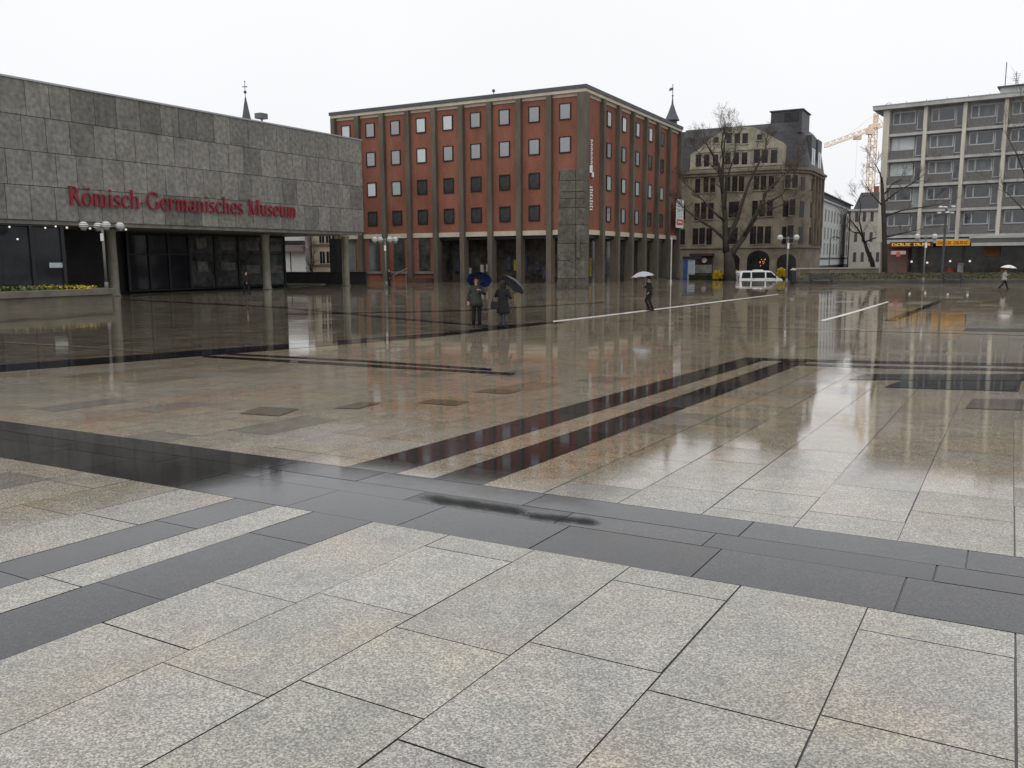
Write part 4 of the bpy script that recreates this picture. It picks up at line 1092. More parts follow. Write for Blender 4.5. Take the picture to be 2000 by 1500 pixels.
mb = MB(); mb.tube([(0, 0, f_(190)), (0, 0, f_(164))], 0.06, 6); mb.sphere((0, 0, f_(187)), 0.16, 8); mb.add([(-0.7, 0, f_(178)), (0.1, 0.03, f_(176)), (0.1, 0.03, f_(171)), (-0.5, 0, f_(172)), (-0.7, -0.03, f_(178)), (0.1, -0.03, f_(176)), (0.1, -0.03, f_(171)), (-0.5, -0.03, f_(172))], [(0, 1, 2, 3), (7, 6, 5, 4), (0, 4, 5, 1), (1, 5, 6, 2), (2, 6, 7, 3), (3, 7, 4, 0)])
mb.build("weathervane", M_lead, tur)

# ------------------------------------------------------------------ houses seen through the passage under the museum
def plain_house(name, label, u0, u1, vt, D, m, rz=0):
    a, b = W(u0, 530, D), W(u1, 530, D)
    t = thing(name, label, "house", (a.x, a.y, ZF), rz)
    h = W(u0, vt, D).z - ZF
    mb = MB(); mb.box(0, b.x - a.x, 0, 8, 0, h); mb.build("wall", m, t)
    return t, b.x - a.x, h
def hz(v, D): return W(600, v, D).z - ZF
t, w, h = plain_house("white_house", "white house with a dark band seen under the museum's overhang", 553, 598, 452, 125.0, mat("white_render", (0.50, 0.51, 0.49), 0.7, 0.06, 0.5))
mb = MB(); mb.box(0.0, w, -0.15, -0.004, hz(478, 125), hz(470, 125)); mb.build("dark_band", M_dark, t)
mb = MB(); mb.box(0, w, -1.2, -0.004, hz(491, 125), hz(479, 125)); mb.build("porch_roof", mat("mauve_fascia", (0.17, 0.14, 0.15), 0.6), t)
mb = MB(); mb.box(w * 0.33, w * 0.36, -0.08, -0.004, 0, hz(492, 125)); mb.build("downpipe", M_dark, t)
t, w, h = plain_house("narrow_house", "narrow cream house between the white house and bare shrub", 598, 611, 440, 132.0, mat("pale_cream_render", (0.42, 0.41, 0.34), 0.7, 0.08, 0.5))
mb = MB(); mb.box(0.1, 0.35, -0.06, -0.004, 3, h - 1); mb.build("downpipe", M_slate, t)
t, w, h = plain_house("cream_house", "cream two-storey house with tall windows seen under the museum", 611, 668, 430, 128.0, mat("cream_render", (0.40, 0.35, 0.27), 0.75, 0.12, 0.5))
for v0, v1 in ((490, 516), (455, 476)):
    for u in (632, 645, 657):
        x = (u - 611) / 57 * w
        mb = MB(); mb.box(x - 0.55, x + 0.4, -0.1, -0.004, hz(v1, 128), hz(v0, 128)); f = mb.build("window", M_wframe, t)
        mb = MB(); mb.box(x - 0.45, x - 0.1, -0.13, -0.101, hz(v1, 128) + 0.1, hz(v0, 128) - 0.1); mb.box(x - 0.04, x + 0.3, -0.13, -0.101, hz(v1, 128) + 0.1, hz(v0, 128) - 0.1); mb.build("pane", M_oldwin, f)
mb = MB(); mb.box(0, w, -0.25, -0.004, hz(480, 128), hz(477, 128)); mb.box(0, w, -0.2, -0.004, hz(520, 128), hz(517, 128)); mb.build("string_course", mat("brown_trim", (0.17, 0.12, 0.09), 0.7), t)
lw = W(561, 553, 92.0); lr = W(714, 553, 88.5)
dw = thing("low_wall", "low dark wall closing the passage beside the museum", "wall", (lw.x, lw.y, ZF), math.atan2(lr.y - lw.y, lr.x - lw.x))
L_ = math.hypot(lr.x - lw.x, lr.y - lw.y); hw = W(561, 531, 92).z - ZF
mb = MB(); mb.box(-0.5, L_, 0, 0.35, 0, hw - 0.08); mb.build("body", mat("dark_grey_wall", (0.03, 0.03, 0.034), 0.6, 0.3, 1), dw)
mb = MB(); mb.box(-0.55, L_ + 0.05, -0.05, 0.4, hw - 0.08, hw); mb.build("coping", M_dark, dw)
mb = MB(); mb.box(-0.5, L_ * 0.5, -0.8, -0.02, 0, 0.1); mb.build("kerb", M_concrete, dw)

# ------------------------------------------------------------------ globe lamps on the square
M_globe = mat("louvred_globe_glass", (0.62, 0.63, 0.63), 0.25, 0.05, 2, 0.5)
n, l = M_globe.node_tree.nodes, M_globe.node_tree.links
wv = n.new("ShaderNodeTexWave"); wv.bands_direction = 'Z'; wv.inputs["Scale"].default_value = 2.4; wv.inputs["Distortion"].default_value = 0.6
gr = n.new("ShaderNodeValToRGB"); gr.color_ramp.elements[0].position, gr.color_ramp.elements[1].position = 0.25, 0.45
gr.color_ramp.elements[0].color = (0.16, 0.16, 0.15, 1); gr.color_ramp.elements[1].color = (0.60, 0.61, 0.61, 1)
tcx = [x for x in n if x.type == 'TEX_COORD'][0]
l.new(tcx.outputs["Object"], wv.inputs["Vector"]); l.new(wv.outputs[0], gr.inputs[0]); l.new(gr.outputs[0], n["Principled BSDF"].inputs["Base Color"])
M_post = mat("grey_lamp_post", (0.16, 0.16, 0.155), 0.5, 0.2, 1)
LAMPG = "globe lamps on the square"
def lamp_proto():
    t = thing("globe_lamp", None, "lamp post", group=LAMPG)
    mb = MB(); mb.tube([(0, 0, 0), (0, 0, 0.6)], 0.11, 12); mb.tube([(0, 0, 0.6), (0, 0, 4.35)], 0.075, 12); mb.build("post", M_post, t, smooth=True)
    mb = MB()
    for k in range(4):
        a = k * math.pi / 2
        mb.tube([(0, 0, 4.25), (0.4 * math.cos(a), 0.4 * math.sin(a), 4.32), (1.0 * math.cos(a), 1.0 * math.sin(a), 4.34)], 0.035, 6)
    mb.sphere((0, 0, 4.32), 0.12, 8); mb.build("arm", M_post, t)
    for k in range(4):
        a = k * math.pi / 2
        mb = MB(); mb.sphere((0, 0, 0), 0.265, 18); g = mb.build("globe", M_globe, t, smooth=True); g.location = (1.02 * math.cos(a), 1.02 * math.sin(a), 4.36)
        mb = MB(); mb.lathe([(0.14, 0.0), (0.16, 0.05), (0.05, 0.1)], 10); c = mb.build("cap", M_post, g); c.location = (0, 0, -0.32)
    mb = MB(); mb.box(-0.09, 0.09, -0.13, -0.08, 3.35, 3.85); mb.build("sign_plate", M_white, t)
    return t
lp = lamp_proto()
def place_lamp(o, u, D, z, ang, label, h=1.0):
    p = W(u, 505, D); o.location = (p.x, p.y, z); o.rotation_euler = (0, 0, R(ang)); o.scale = (1, 1, h); o["label"] = label; return o
z_ = ZF + 0.75
place_lamp(lp, 204, 52.0, z_, 38, "globe lamp behind the flower planter by the museum", (W(203, 434, 52.0).z - z_) / 4.6)
place_lamp(copy_tree(lp), 753, 78, ZF, 33, "globe lamp in front of the brick building's left windows")
place_lamp(copy_tree(lp), 1538, 80, ZF, 27, "globe lamp standing beside the white van")
place_lamp(copy_tree(lp), 1806, 80, ZF, 19, "globe lamp before the modern block's amber shop sign")
for o in [lp] + [x for x in sc.objects if x.name.startswith("globe_lamp.")]:
    for ch in o.children:
        if ch.name.startswith("sign_plate"): ch.rotation_euler = (0, 0, -o.rotation_euler.z)
p = W(1842, 505, 95)
st = thing("street_lamp", "tall dark street lamp with a cluster of small white heads", "street lamp", (p.x, p.y, ST))
hl = W(1842, 404, 95).z - ST
mb = MB(); mb.tube([(0, 0, 0), (0, 0, hl - 0.2)], 0.11, 10); mb.build("post", M_slate, st)
mb = MB()
hd = []
for k in range(6):
    a = k * math.pi / 3 + 0.3; zz = hl - (0 if k % 2 else 0.62)
    mb.tube([(0, 0, zz - 0.15), (0.75 * math.cos(a), 0.6 * math.sin(a), zz - 0.1)], 0.03, 5); hd.append((0.75 * math.cos(a), 0.6 * math.sin(a), zz))
mb.build("arm", M_slate, st)
for q in hd:
    mb = MB(); mb.lathe([(0.22, -0.1), (0.26, 0), (0.12, 0.09)], 12, q); mb.build("lamp_head", M_white, st)
p = W(1311, 505, 88)
mb = MB(); mb.tube([(0, 0, 0), (0, 0, W(1311, 463, 88).z - ZF)], 0.07, 8); mb.lathe([(0.13, 0), (0.13, 0.25), (0.07, 0.3)], 10)
o = mb.build("flagpole", mat("pale_metal_pole", (0.42, 0.41, 0.37), 0.4), None); o.location = (p.x, p.y, ZF); tag(o, "thin pale bare pole near the brick building's right corner", "pole")
p = W(1620, 505, 120)
mb = MB(); hp = W(1620, 466, 120).z - ST
mb.tube([(0, 0, 0), (0, 0, hp), (0.5, 0, hp + 0.25), (1.1, 0, hp + 0.2)], 0.07, 8); mb.lathe([(0.1, 0), (0.22, -0.12), (0.2, -0.2)], 10, (1.1, 0, hp + 0.2))
o = mb.build("street_lamp", M_slate, None); o.location = (p.x, p.y, ST); tag(o, "thin dark street lamp in front of the pale office block", "street lamp")

# ------------------------------------------------------------------ flower planter by the museum
pp = G(228, 594)
plt = thing("flower_planter", "long low stone planter with lip beside the museum front", "planter", (pp.x, pp.y, zg(pp.y) - 0.02), -mus_az)
PH = W(228, 562, pp.y).z - zg(pp.y)
M_plst = mat("mossy_stone", (0.135, 0.125, 0.098), 0.65, 0.3, 1.0)
mb = MB(); mb.box(-0.75, -0.18, -34, -0.15, 0, PH - 0.36); mb.box(-5.0, -0.75, -0.6, -0.15, 0, PH - 0.36); mb.build("side", M_plst, plt)
mb = MB(); mb.box(-0.8, 0.0, -34, 0.0, PH - 0.357, PH); mb.box(-5.0, -0.803, -0.8, 0.0, PH - 0.357, PH); mb.build("rim", M_plst, plt, bevel=0.02)
mb = MB(); mb.box(-5.0, -0.81, -34, -0.81, 0, PH - 0.08); mb.build("soil", mat("dark_soil", (0.035, 0.028, 0.02), 0.9), plt)
mb = MB(); mb.box(-5.6, -5.05, -34, 0, 0, PH + 0.12); mb.build("rear_ledge", M_concrete, plt)
random.seed(11)
def leaves(count, place, size, mb=None, up=0.7):
    mb = mb or MB()
    for _ in range(count):
        c = Vector(place()); s = size * random.uniform(0.6, 1.4)
        a = random.uniform(0, 6.28); t = random.uniform(-0.6, 0.6)
        d = Vector((math.cos(a) * 0.6, math.sin(a) * 0.6, up + t * 0.4)).normalized() * s
        w = Vector((-math.sin(a), math.cos(a), random.uniform(-0.4, 0.4))).normalized() * s * 0.35
        mb.add([c - w * 0.4, c + d * 0.5 - w, c + d, c + d * 0.5 + w], [(0, 1, 2, 3)])
    return mb
M_leaf = mat("bedding_leaf", (0.085, 0.105, 0.03), 0.6, 0.5, 1.5)
M_yel = mat("yellow_petal", (0.62, 0.46, 0.03), 0.6, 0.2, 2)
mw = Matrix.Translation(plt.location) @ Matrix.Rotation(-mus_az, 4, 'Z')
o = leaves(5200, lambda: mw @ Vector((random.uniform(-4.6, -0.95), -1.2 - abs(random.gauss(0, 13)), PH - 0.1 + random.uniform(0, 0.16))), 0.2).build("bedding_plants", M_leaf)
tag(o, "low green bedding plants filling the stone planter", "plants", kind="stuff")
mb = MB()
for k in range(7):
    cy, cx = (-1.4 - k * 0.5, random.uniform(-2.4, -1.0)) if k < 4 else (-5 - 3.2 * (k - 3), -1.1)
    leaves(230 if k < 4 else 150, lambda: mw @ Vector((cx + random.gauss(0, 0.4), cy + random.gauss(0, 0.35), PH - 0.02 + random.uniform(0, 0.16))), 0.11, mb, 0.3)
o = mb.build("yellow_flowers", M_yel); tag(o, "yellow flowers along the planter's near edge", "flowers", kind="stuff")

# ------------------------------------------------------------------ far right edge: kerb, grass bank, wall, hedge, bushes
ka, kb = W(1560, 556, 81.5), W(2250, 556, 79.5)
M_grass = mat("winter_grass", (0.048, 0.048, 0.027), 0.9, 0.45, 0.6, col2=(0.085, 0.075, 0.042))
mb = MB(); nx = 40
prof = [(0.4, 0.30), (1.2, 0.42), (4.0, 0.62), (8.0, 0.8), (12.0, 0.82), (14.5, 0.3)]
random.seed(2)
for i in range(nx + 1):
    q = ka.lerp(kb, i / nx)
    for dy, hz_ in prof: mb.v.append((q.x + (q.x + 1.0) * dy / q.y * max(0.0, 1 - i / 20), q.y + dy, ZF + hz_ + (random.uniform(-0.06, 0.06) if hz_ > 0.35 else 0)))
m_ = len(prof)
for i in range(nx):
    for k in range(m_ - 1): mb.f.append([i * m_ + k, (i + 1) * m_ + k, (i + 1) * m_ + k + 1, i * m_ + k + 1]); mb.t.append((1, 1, 1, 1))
struct(mb.build("grass_bank", M_grass, smooth=True))
def gb():
    t = random.random(); q = ka.lerp(kb, t); dy = random.uniform(0.6, 9)
    return (q.x + (q.x + 1.0) * dy / q.y * max(0.0, 1 - t * 2), q.y + dy, ZF + 0.36 + 0.05 * dy)
o = leaves(7000, gb, 0.13, None, 1.2).build("grass", mat("grass_blade", (0.062, 0.062, 0.03), 0.8, 0.5, 0.4)); tag(o, "short winter grass on the bank beyond the square", "grass", kind="stuff")
mb = MB(); q0, q1 = ka, kb
ang = math.atan2(q1.y - q0.y, q1.x - q0.x); Lk = (q1 - q0).length
mb.box(-0.2, Lk, 0, 0.38, -0.05, 0.32); o = mb.build("kerb", mat("dark_wet_kerb", (0.06, 0.058, 0.05), 0.5, 0.3, 1)); o.location = (q0.x, q0.y, ZF); o.rotation_euler = (0, 0, ang); struct(o)
wa, wb = W(1553, 545, 95.0), W(1716, 545, 99.0)
wl_ = thing("stone_wall", "long grey stone garden wall with pale coping beyond the square", "wall", (wa.x, wa.y, ST), math.atan2(wb.y - wa.y, wb.x - wa.x))
Lw = (wb - wa).length; Hw = W(1600, 523, 96).z - ST
random.seed(8)
mb = MB(); zz = 0
while zz < Hw - 0.2:
    hcur = min(0.42, Hw - 0.15 - zz); x = 0
    while x < Lw:
        w = random.uniform(0.6, 1.4); g = random.uniform(0.8, 1.15)
        mb.box(x, min(x + w, Lw) - 0.015, random.uniform(-0.015, 0.0), 0.4, zz, zz + hcur - 0.015, (g, g * 0.97, g * 0.9, 1)); x += w
    zz += hcur
mb.build("masonry", tinted("wall_stone", (0.16, 0.148, 0.122), 0.8, (1, 1, 1), 1.2, 0.25, 5.0), wl_, tint=True)
mb = MB(); mb.box(-0.1, Lw + 0.1, -0.12, 0.5, Hw - 0.15, Hw); mb.build("coping", mat("pale_coping", (0.33, 0.31, 0.27), 0.6, 0.15, 1), wl_)
random.seed(14)
ha, hb = W(1343, 540, 103), W(1418, 540, 101); Hh = W(1380, 534, 102).z - ST
hd_ = thing("clipped_hedge", "low clipped dark green hedge along the street", "hedge", (ha.x, ha.y, ST), math.atan2(hb.y - ha.y, hb.x - ha.x))
Lh = (hb - ha).length
mb = MB(); mb.box(0.15, Lh - 0.15, 0.15, 0.75, 0, Hh - 0.2); mb.build("stems", mat("hedge_inside", (0.03, 0.032, 0.018), 0.9), hd_)
leaves(2600, lambda: (random.uniform(0, Lh), random.choice((random.uniform(0, 0.12), random.uniform(0, 0.9), random.uniform(0.78, 0.9))), random.uniform(0.2, Hh - 0.1)), 0.13).build("leaves", mat("hedge_leaf", (0.06, 0.072, 0.028), 0.7, 0.4, 1.5), hd_)
BG = "yellow flowering bushes along the street"
for (u0, u1, v0, D, lab) in ((1391, 1413, 527, 101, "yellow flowering bush at the hedge's right end, larger of two by the tree trunk"), (1432, 1446, 528, 103, "small yellow flowering bush between the big trunk and the van"), (1516, 1535, 522, 105, "yellow flowering bush just right of the white van")):
    a, b = W(u0, 530, D), W(u1, 530, D); hh0 = W(u0, v0, D).z - ST; r = (b.x - a.x) / 2
    t = thing("flowering_bush", lab, "bush", ((a.x + b.x) / 2, D, ST), 0, BG)
    mb = MB()
    for k in range(14):
        an = random.uniform(0, 6.28); mb.tube([(0, 0, 0), (0.4 * r * math.cos(an), 0.4 * r * math.sin(an), hh0 * 0.5), (r * 0.8 * math.cos(an), r * 0.8 * math.sin(an), hh0 * random.uniform(0.7, 0.95))], 0.02, 4)
    mb.build("stems", mat("bush_stem", (0.05, 0.04, 0.02), 0.9), t)
    def bp(r=r, hh0=hh0):
        an = random.uniform(0, 6.28); q = math.sqrt(random.random()); z = random.uniform(0.55, 1.0)
        return (q * r * math.cos(an) * (1.05 - 0.3 * z), q * r * math.sin(an), z * hh0 * (1 - 0.12 * q) - 0.08)
    leaves(2600, bp, 0.17).build("flowers", M_yel, t)
    leaves(1500, lambda bp=bp: (lambda q: (q[0], q[1], q[2] * 0.6))(bp()), 0.15).build("leaves", MATS["hedge_leaf"], t)

# benches on the square's edge and a bin beside the lamp
M_bench = mat("dark_bench_slats", (0.045, 0.048, 0.05), 0.5, 0.2, 2)
def bench(u, D, w, label):
    p = W(u, 550, D)
    t = thing("park_bench", label, "bench", (p.x, p.y, ZF), R(-3), "dark benches along the grass bank")
    mb = MB()
    for k in range(4): mb.box(-w / 2, w / 2, -0.35 + k * 0.15, -0.23 + k * 0.15, 0.43, 0.47)
    mb.build("seat", M_bench, t)
    mb = MB()
    for k in range(3): mb.box(-w / 2, w / 2, 0.25 + 0.03 * k, 0.29 + 0.03 * k, 0.52 + k * 0.15, 0.64 + k * 0.15)
    mb.build("backrest", M_bench, t)
    for x in (-w / 2 + 0.2, w / 2 - 0.2):
        mb = MB(); mb.box(x - 0.03, x + 0.03, -0.33, -0.27, 0, 0.43); mb.box(x - 0.03, x + 0.03, 0.2, 0.26, 0, 0.9); mb.box(x - 0.03, x + 0.03, -0.27, 0.2, 0.37, 0.425); mb.build("leg", M_bench, t)
bench(1605, 80.3, 2.3, "dark bench against the stone wall right of the globe lamp")
bench(1862, 79.5, 2.0, "dark bench on the paving between the lamp and the white umbrella")
p = W(1548, 555, 81)
t = thing("litter_bin", "dark litter bin on a post beside the globe lamp", "bin", (p.x, p.y, ZF))
mb = MB(); mb.lathe([(0.26, 0.1), (0.3, 0.2), (0.3, 1.25), (0.26, 1.32)], 14); mb.build("body", M_dark, t, smooth=False)
mb = MB(); mb.lathe([(0.2, 0), (0.2, 0.1)], 10); mb.build("foot", M_dark, t)
mb = MB(); mb.lathe([(0.28, 1.325), (0.3, 1.37), (0.1, 1.5)], 14); mb.build("lid", M_wframe, t)

# small street sign before the shops
p = W(1753, 520, 98)
t = thing("street_sign", "pinkish white street sign board on a thin post before the entrance", "sign", (p.x, p.y, ST))
zt_ = W(1753, 490, 98).z - ST; zb_ = W(1753, 497, 98).z - ST
mb = MB(); mb.box(-0.85, 0.85, -0.03, 0.03, zb_, zt_); mb.build("board", mat("pinkish_white_board", (0.58, 0.40, 0.38), 0.5, 0.3, 1.2), t)
mb = MB(); mb.box(-0.25, 0.2, -0.05, -0.031, zb_ - 0.25, zt_ - 0.1); mb.build("red_mark", mat("sign_red", (0.5, 0.12, 0.12), 0.5), t)
mb = MB(); mb.tube([(0, 0.06, 0), (0, 0.06, zt_)], 0.035, 6); mb.build("post", M_slate, t)

# ------------------------------------------------------------------ white van
M_vw = mat("white_van_paint", (0.78, 0.79, 0.80), 0.25, 0.03, 1, 0.5)
M_tyre = mat("tyre_rubber", (0.02, 0.02, 0.02), 0.8)
vp = W(1481, 545, 101)
van = thing("van", "white van with dark windows parked on the lower street", "van", (vp.x, vp.y, ST), R(3))
prof_ = [(-2.52, 0.3), (-2.6, 0.9), (-2.5, 1.75), (-2.34, 1.93), (-2.0, 1.98), (0.9, 1.98), (1.2, 1.92), (1.95, 1.22), (2.45, 1.06), (2.6, 0.85), (2.62, 0.3)]
mb = MB()
for w, lo_, hi_ in ((0.95, 0, 1.2), ):
    pass
def vpt(x, z, y):
    t = 1.0 if z < 1.1 else 1.0 - (z - 1.1) * 0.13
    return (x, y * t, z)
mb.prism([(-2.52, 0.3), (-2.6, 0.9), (-2.58, 1.1), (2.22, 1.1), (2.48, 1.04), (2.6, 0.85), (2.62, 0.3)], vpt, -0.97, 0.97)
mb.prism([(-2.57, 1.102), (-2.5, 1.75), (-2.34, 1.93), (-2.0, 1.98), (0.9, 1.98), (1.2, 1.92), (2.12, 1.102)], vpt, -0.97, 0.97)
body = mb.build("body", M_vw, van)
def vwin(pts, m=None):
    mb = MB(); mb.prism(pts, lambda x, z, y: (vpt(x, z, 1)[0], -(vpt(x, z, 0.97)[1]) - y, z), 0.004, 0.016)
    return mb.build("side_window", m or mat("black_van_glass", (0.01, 0.01, 0.012), 0.1, 0.2, 1, 0.15), van)
for pts in ([(-2.35, 1.12), (-1.25, 1.12), (-1.25, 1.80), (-2.2, 1.80)], [(-1.1, 1.12), (0.45, 1.12), (0.45, 1.82), (-1.1, 1.82)], [(0.62, 1.14), (1.9, 1.14), (1.2, 1.80), (0.62, 1.80)]): vwin(pts)
mb = MB(); mb.add([(1.25, -0.78, 1.882), (2.03, -0.9, 1.188), (2.03, 0.9, 1.188), (1.25, 0.78, 1.882), (1.275, -0.78, 1.905), (2.055, -0.9, 1.211), (2.055, 0.9, 1.211), (1.275, 0.78, 1.905)], [(4, 5, 6, 7), (0, 3, 2, 1), (0, 1, 5, 4), (2, 3, 7, 6), (1, 2, 6, 5), (3, 0, 4, 7)]); mb.build("windscreen", M_gl_lo, van)
for x in (-1.6, 1.65):
    for y in (-0.9, 0.9):
        mb = MB(); mb.lathe([(0.2, -0.12), (0.33, -0.12), (0.35, -0.05), (0.35, 0.05), (0.33, 0.12), (0.2, 0.12)], 20); o = mb.build("wheel", M_tyre, van); o.location = (x, y, 0.35); o.rotation_euler = (R(90), 0, 0)
        mb = MB(); mb.lathe([(0.2, -0.13), (0.08, -0.14), (0.08, 0.14), (0.2, 0.13)], 14); mb.build("rim", M_metal, o)
for y in (-0.7, 0.7):
    mb = MB(); mb.sphere((2.52, y, 0.82), 0.14, 10); mb.build("headlight", M_gl_hi, van)
    mb = MB(); mb.box(-2.615, -2.57, y - 0.1, y + 0.1, 0.95, 1.4); mb.build("tail_light", M_red, van)
mb = MB(); mb.box(-0.6, 0.4, -0.4, 0.4, 1.985, 2.09); mb.build("roof_box", M_vw, van, bevel=0.03)
mb = MB(); mb.box(-2.5, 2.5, -0.99, -0.975, 0.45, 0.56); mb.build("trim", M_dark, van)
for x in (-1.18, 0.53): mb = MB(); mb.box(x - 0.012, x + 0.012, -0.976, -0.9715, 0.45, 1.1); mb.build("door_gap", M_dark, van)
for x in (-0.95, 0.72): mb = MB(); mb.box(x, x + 0.2, -1.0, -0.973, 1.0, 1.04); mb.build("door_handle", M_dark, van)
mb = MB(); mb.box(1.55, 1.72, -1.2, -1.0, 1.15, 1.42); mb.build("mirror", M_dark, van)

# ------------------------------------------------------------------ bare trees
M_bark = mat("dark_wet_bark", (0.040, 0.035, 0.027), 0.8, 0.35, 2)
M_twig = mat("twig_bark", (0.085, 0.07, 0.052), 0.9, 0.3, 2)
def grow(mb, p, d, L, r, depth, spread=0.55, up=0.12):
    pts = [p]; q = p.copy(); dd = d.copy(); n = 4
    for i in range(n):
        dd = (dd + Vector((random.gauss(0, .16), random.gauss(0, .16), random.gauss(0, .12) + up * 0.4))).normalized()
        q = q + dd * L / n; pts.append(q.copy())
    mb.tube(pts, [r * (1 - 0.55 * i / n) for i in range(n + 1)], 5 if r > 0.05 else 3, caps=False)
    if depth <= 0: return
    k = random.choice((3, 4, 4, 5))
    for i in range(k):
        t = random.uniform(0.25, 1.0); j = min(int(t * n), n - 1); base = pts[j].lerp(pts[j + 1], t * n - j)
        nd = (dd + Vector((random.gauss(0, spread), random.gauss(0, spread), random.gauss(0, spread * 0.8) + up))).normalized()
        grow(mb, base, nd, L * random.uniform(0.5, 0.75), max(r * 0.5, 0.010), depth - 1, spread, up)
def tree(name, label, D, base, limbs, trunk, ground, twig_depth=3, twig_len=2.6, seed=1, dens=1.0, group=None):
    random.seed(seed)
    t = thing(name, label, "tree", (base.x, base.y, ground), 0, group)
    off = Vector((base.x, base.y, ground))
    mb = MB()
    tp = [W(u, v, D) - off for u, v, r in trunk]; tp[0].z = -0.1
    mb.tube(tp, [r for _, _, r in trunk], 12); mb.build("trunk", M_bark, t, smooth=True)
    lb, tw = MB(), MB()
    for pts, r0, r1 in limbs:
        dy = random.uniform(-3, 3); P = []
        for i, (u, v) in enumerate(pts):
            P.append(W(u, v, D + dy * i / len(pts)) - off)
        m = len(P); lb.tube(P, [r0 + (r1 - r0) * i / (m - 1) for i in range(m)], 8)
        for i in range(m - 1):
            if i == 0 and m > 3: continue
            for _ in range(int(3 * dens)):
                a = P[i].lerp(P[i + 1], random.random()); d0 = (P[i + 1] - P[i]).normalized()
                nd = (d0 * 0.7 + Vector((random.gauss(0, .7), random.gauss(0, .7), random.gauss(0.15, .5)))).normalized()
                grow(tw, a, nd, twig_len * random.uniform(0.5, 1.1), 0.034, twig_depth - 1)
        for _ in range(int(2 * dens)):
            grow(tw, P[-1], ((P[-1] - P[-2]).normalized() + Vector((random.gauss(0, .3), random.gauss(0, .3), .1))).normalized(), twig_len * 1.1, r1 * 0.8, twig_depth)
    lb.build("limbs", M_bark, t, smooth=True)
    tw.build("crown", M_twig, t)
    return t
def z5(pts): return [(1280 + x * 0.28, 180 + y * 0.28) for x, y in pts]
D1 = 100.0
tree("plane_tree", "large bare tree with spreading limbs before the sandstone building", D1, W(1426, 545, D1),
     [(z5([(495, 1120), (490, 1030), (485, 850), (465, 640), (440, 500), (380, 400), (355, 360)]), 0.42, 0.05),
      (z5([(465, 640), (472, 500), (480, 380), (490, 310)]), 0.2, 0.04),
      (z5([(525, 1150), (560, 1085), (615, 1015), (690, 880), (740, 790), (770, 700), (830, 640), (890, 580)]), 0.40, 0.06),
      (z5([(495, 1060), (530, 970), (570, 890), (610, 760), (650, 640), (720, 500), (765, 400), (775, 350)]), 0.3, 0.04),
      (z5([(490, 1030), (400, 950), (300, 890), (200, 810)]), 0.2, 0.06),
      (z5([(483, 900), (400, 830), (330, 750), (220, 650)]), 0.15, 0.05),
      (z5([(620, 1000), (700, 860), (800, 820), (930, 770)]), 0.15, 0.04),
      (z5([(470, 700), (440, 560), (300, 420)]), 0.12, 0.04),
      (z5([(485, 820), (500, 600), (550, 450), (565, 340)]), 0.14, 0.03),
      (z5([(740, 790), (880, 720), (960, 600), (1000, 480)]), 0.12, 0.03),
      (z5([(480, 500), (460, 380), (470, 300), (480, 250)]), 0.10, 0.02)],
     [(1427, 552, 0.78), (1425, 530, 0.68), (1424, 512, 0.62), (1421, 492, 0.45)], ST, 3, 1.4, 5, 2.1)
def z6(pts): return [(1580 + x * 0.3266, 110 + y * 0.3266) for x, y in pts]
D2 = 96.0
tree("slender_tree", "slender bare tree with a dark trunk at the modern block's left edge", D2, W(1727, 530, D2),
     [(z6([(452, 1080), (500, 1072), (560, 1058), (650, 1040)]), 0.13, 0.04),
      (z6([(437, 760), (425, 700), (405, 660), (390, 640)]), 0.10, 0.03),
      (z6([(437, 840), (470, 800), (500, 760), (540, 740)]), 0.10, 0.03),
      (z6([(440, 880), (540, 800), (620, 760), (700, 700)]), 0.11, 0.03),
      (z6([(445, 960), (560, 920), (700, 900), (800, 880)]), 0.11, 0.03),
      (z6([(445, 900), (370, 820), (340, 760)]), 0.09, 0.03)],
     [(1730, 532, 0.30), (1728, 490, 0.27), (1725, 400, 0.23), (1723, 360, 0.15), (1722, 345, 0.08)], ST, 3, 1.3, 6, 0.7)
D3 = 112.0
tree("curved_tree", "small bare tree leaning left beside the stone wall's end", D3, W(1711, 522, D3),
     [(z6([(335, 1120), (320, 1080), (290, 1030), (250, 980), (235, 930)]), 0.16, 0.04),
      (z6([(325, 1090), (300, 980), (310, 900), (300, 850)]), 0.12, 0.03),
      (z6([(335, 1110), (400, 1085), (450, 1075)]), 0.10, 0.03),
      (z6([(315, 1060), (260, 1050), (220, 1010)]), 0.10, 0.03)],
     [(1712, 528, 0.32), (1703, 510, 0.29), (1694, 490, 0.24), (1689, 474, 0.18)], ST, 3, 1.6, 8, 0.8)
D4 = 118.0
tree("bare_shrub", "bare shrub between the pale houses seen under the museum", D4, W(607, 540, D4),
     [([(607, 530), (603, 515), (598, 498)], 0.08, 0.02), ([(608, 530), (612, 512), (613, 490)], 0.08, 0.02), ([(607, 528), (607, 505), (604, 480)], 0.08, 0.02)],
     [(607, 545, 0.12), (607, 528, 0.09)], ZF, 2, 1.2, 9, 2.0)
D5 = 92.0
tree("tall_bare_tree", "tall thin bare tree at the photo's right edge before the modern block", D5, W(2030, 530, D5),
     [([(2028, 420), (2005, 350), (1985, 300), (1965, 262)], 0.10, 0.03), ([(2030, 390), (2010, 300), (2000, 220)], 0.12, 0.03), ([(2029, 440), (1990, 400), (1960, 370)], 0.09, 0.03)],
     [(2031, 540, 0.30), (2030, 440, 0.24), (2030, 360, 0.18), (2032, 300, 0.12)], ZF + 0.6, 2, 2.4, 12, 1.2)

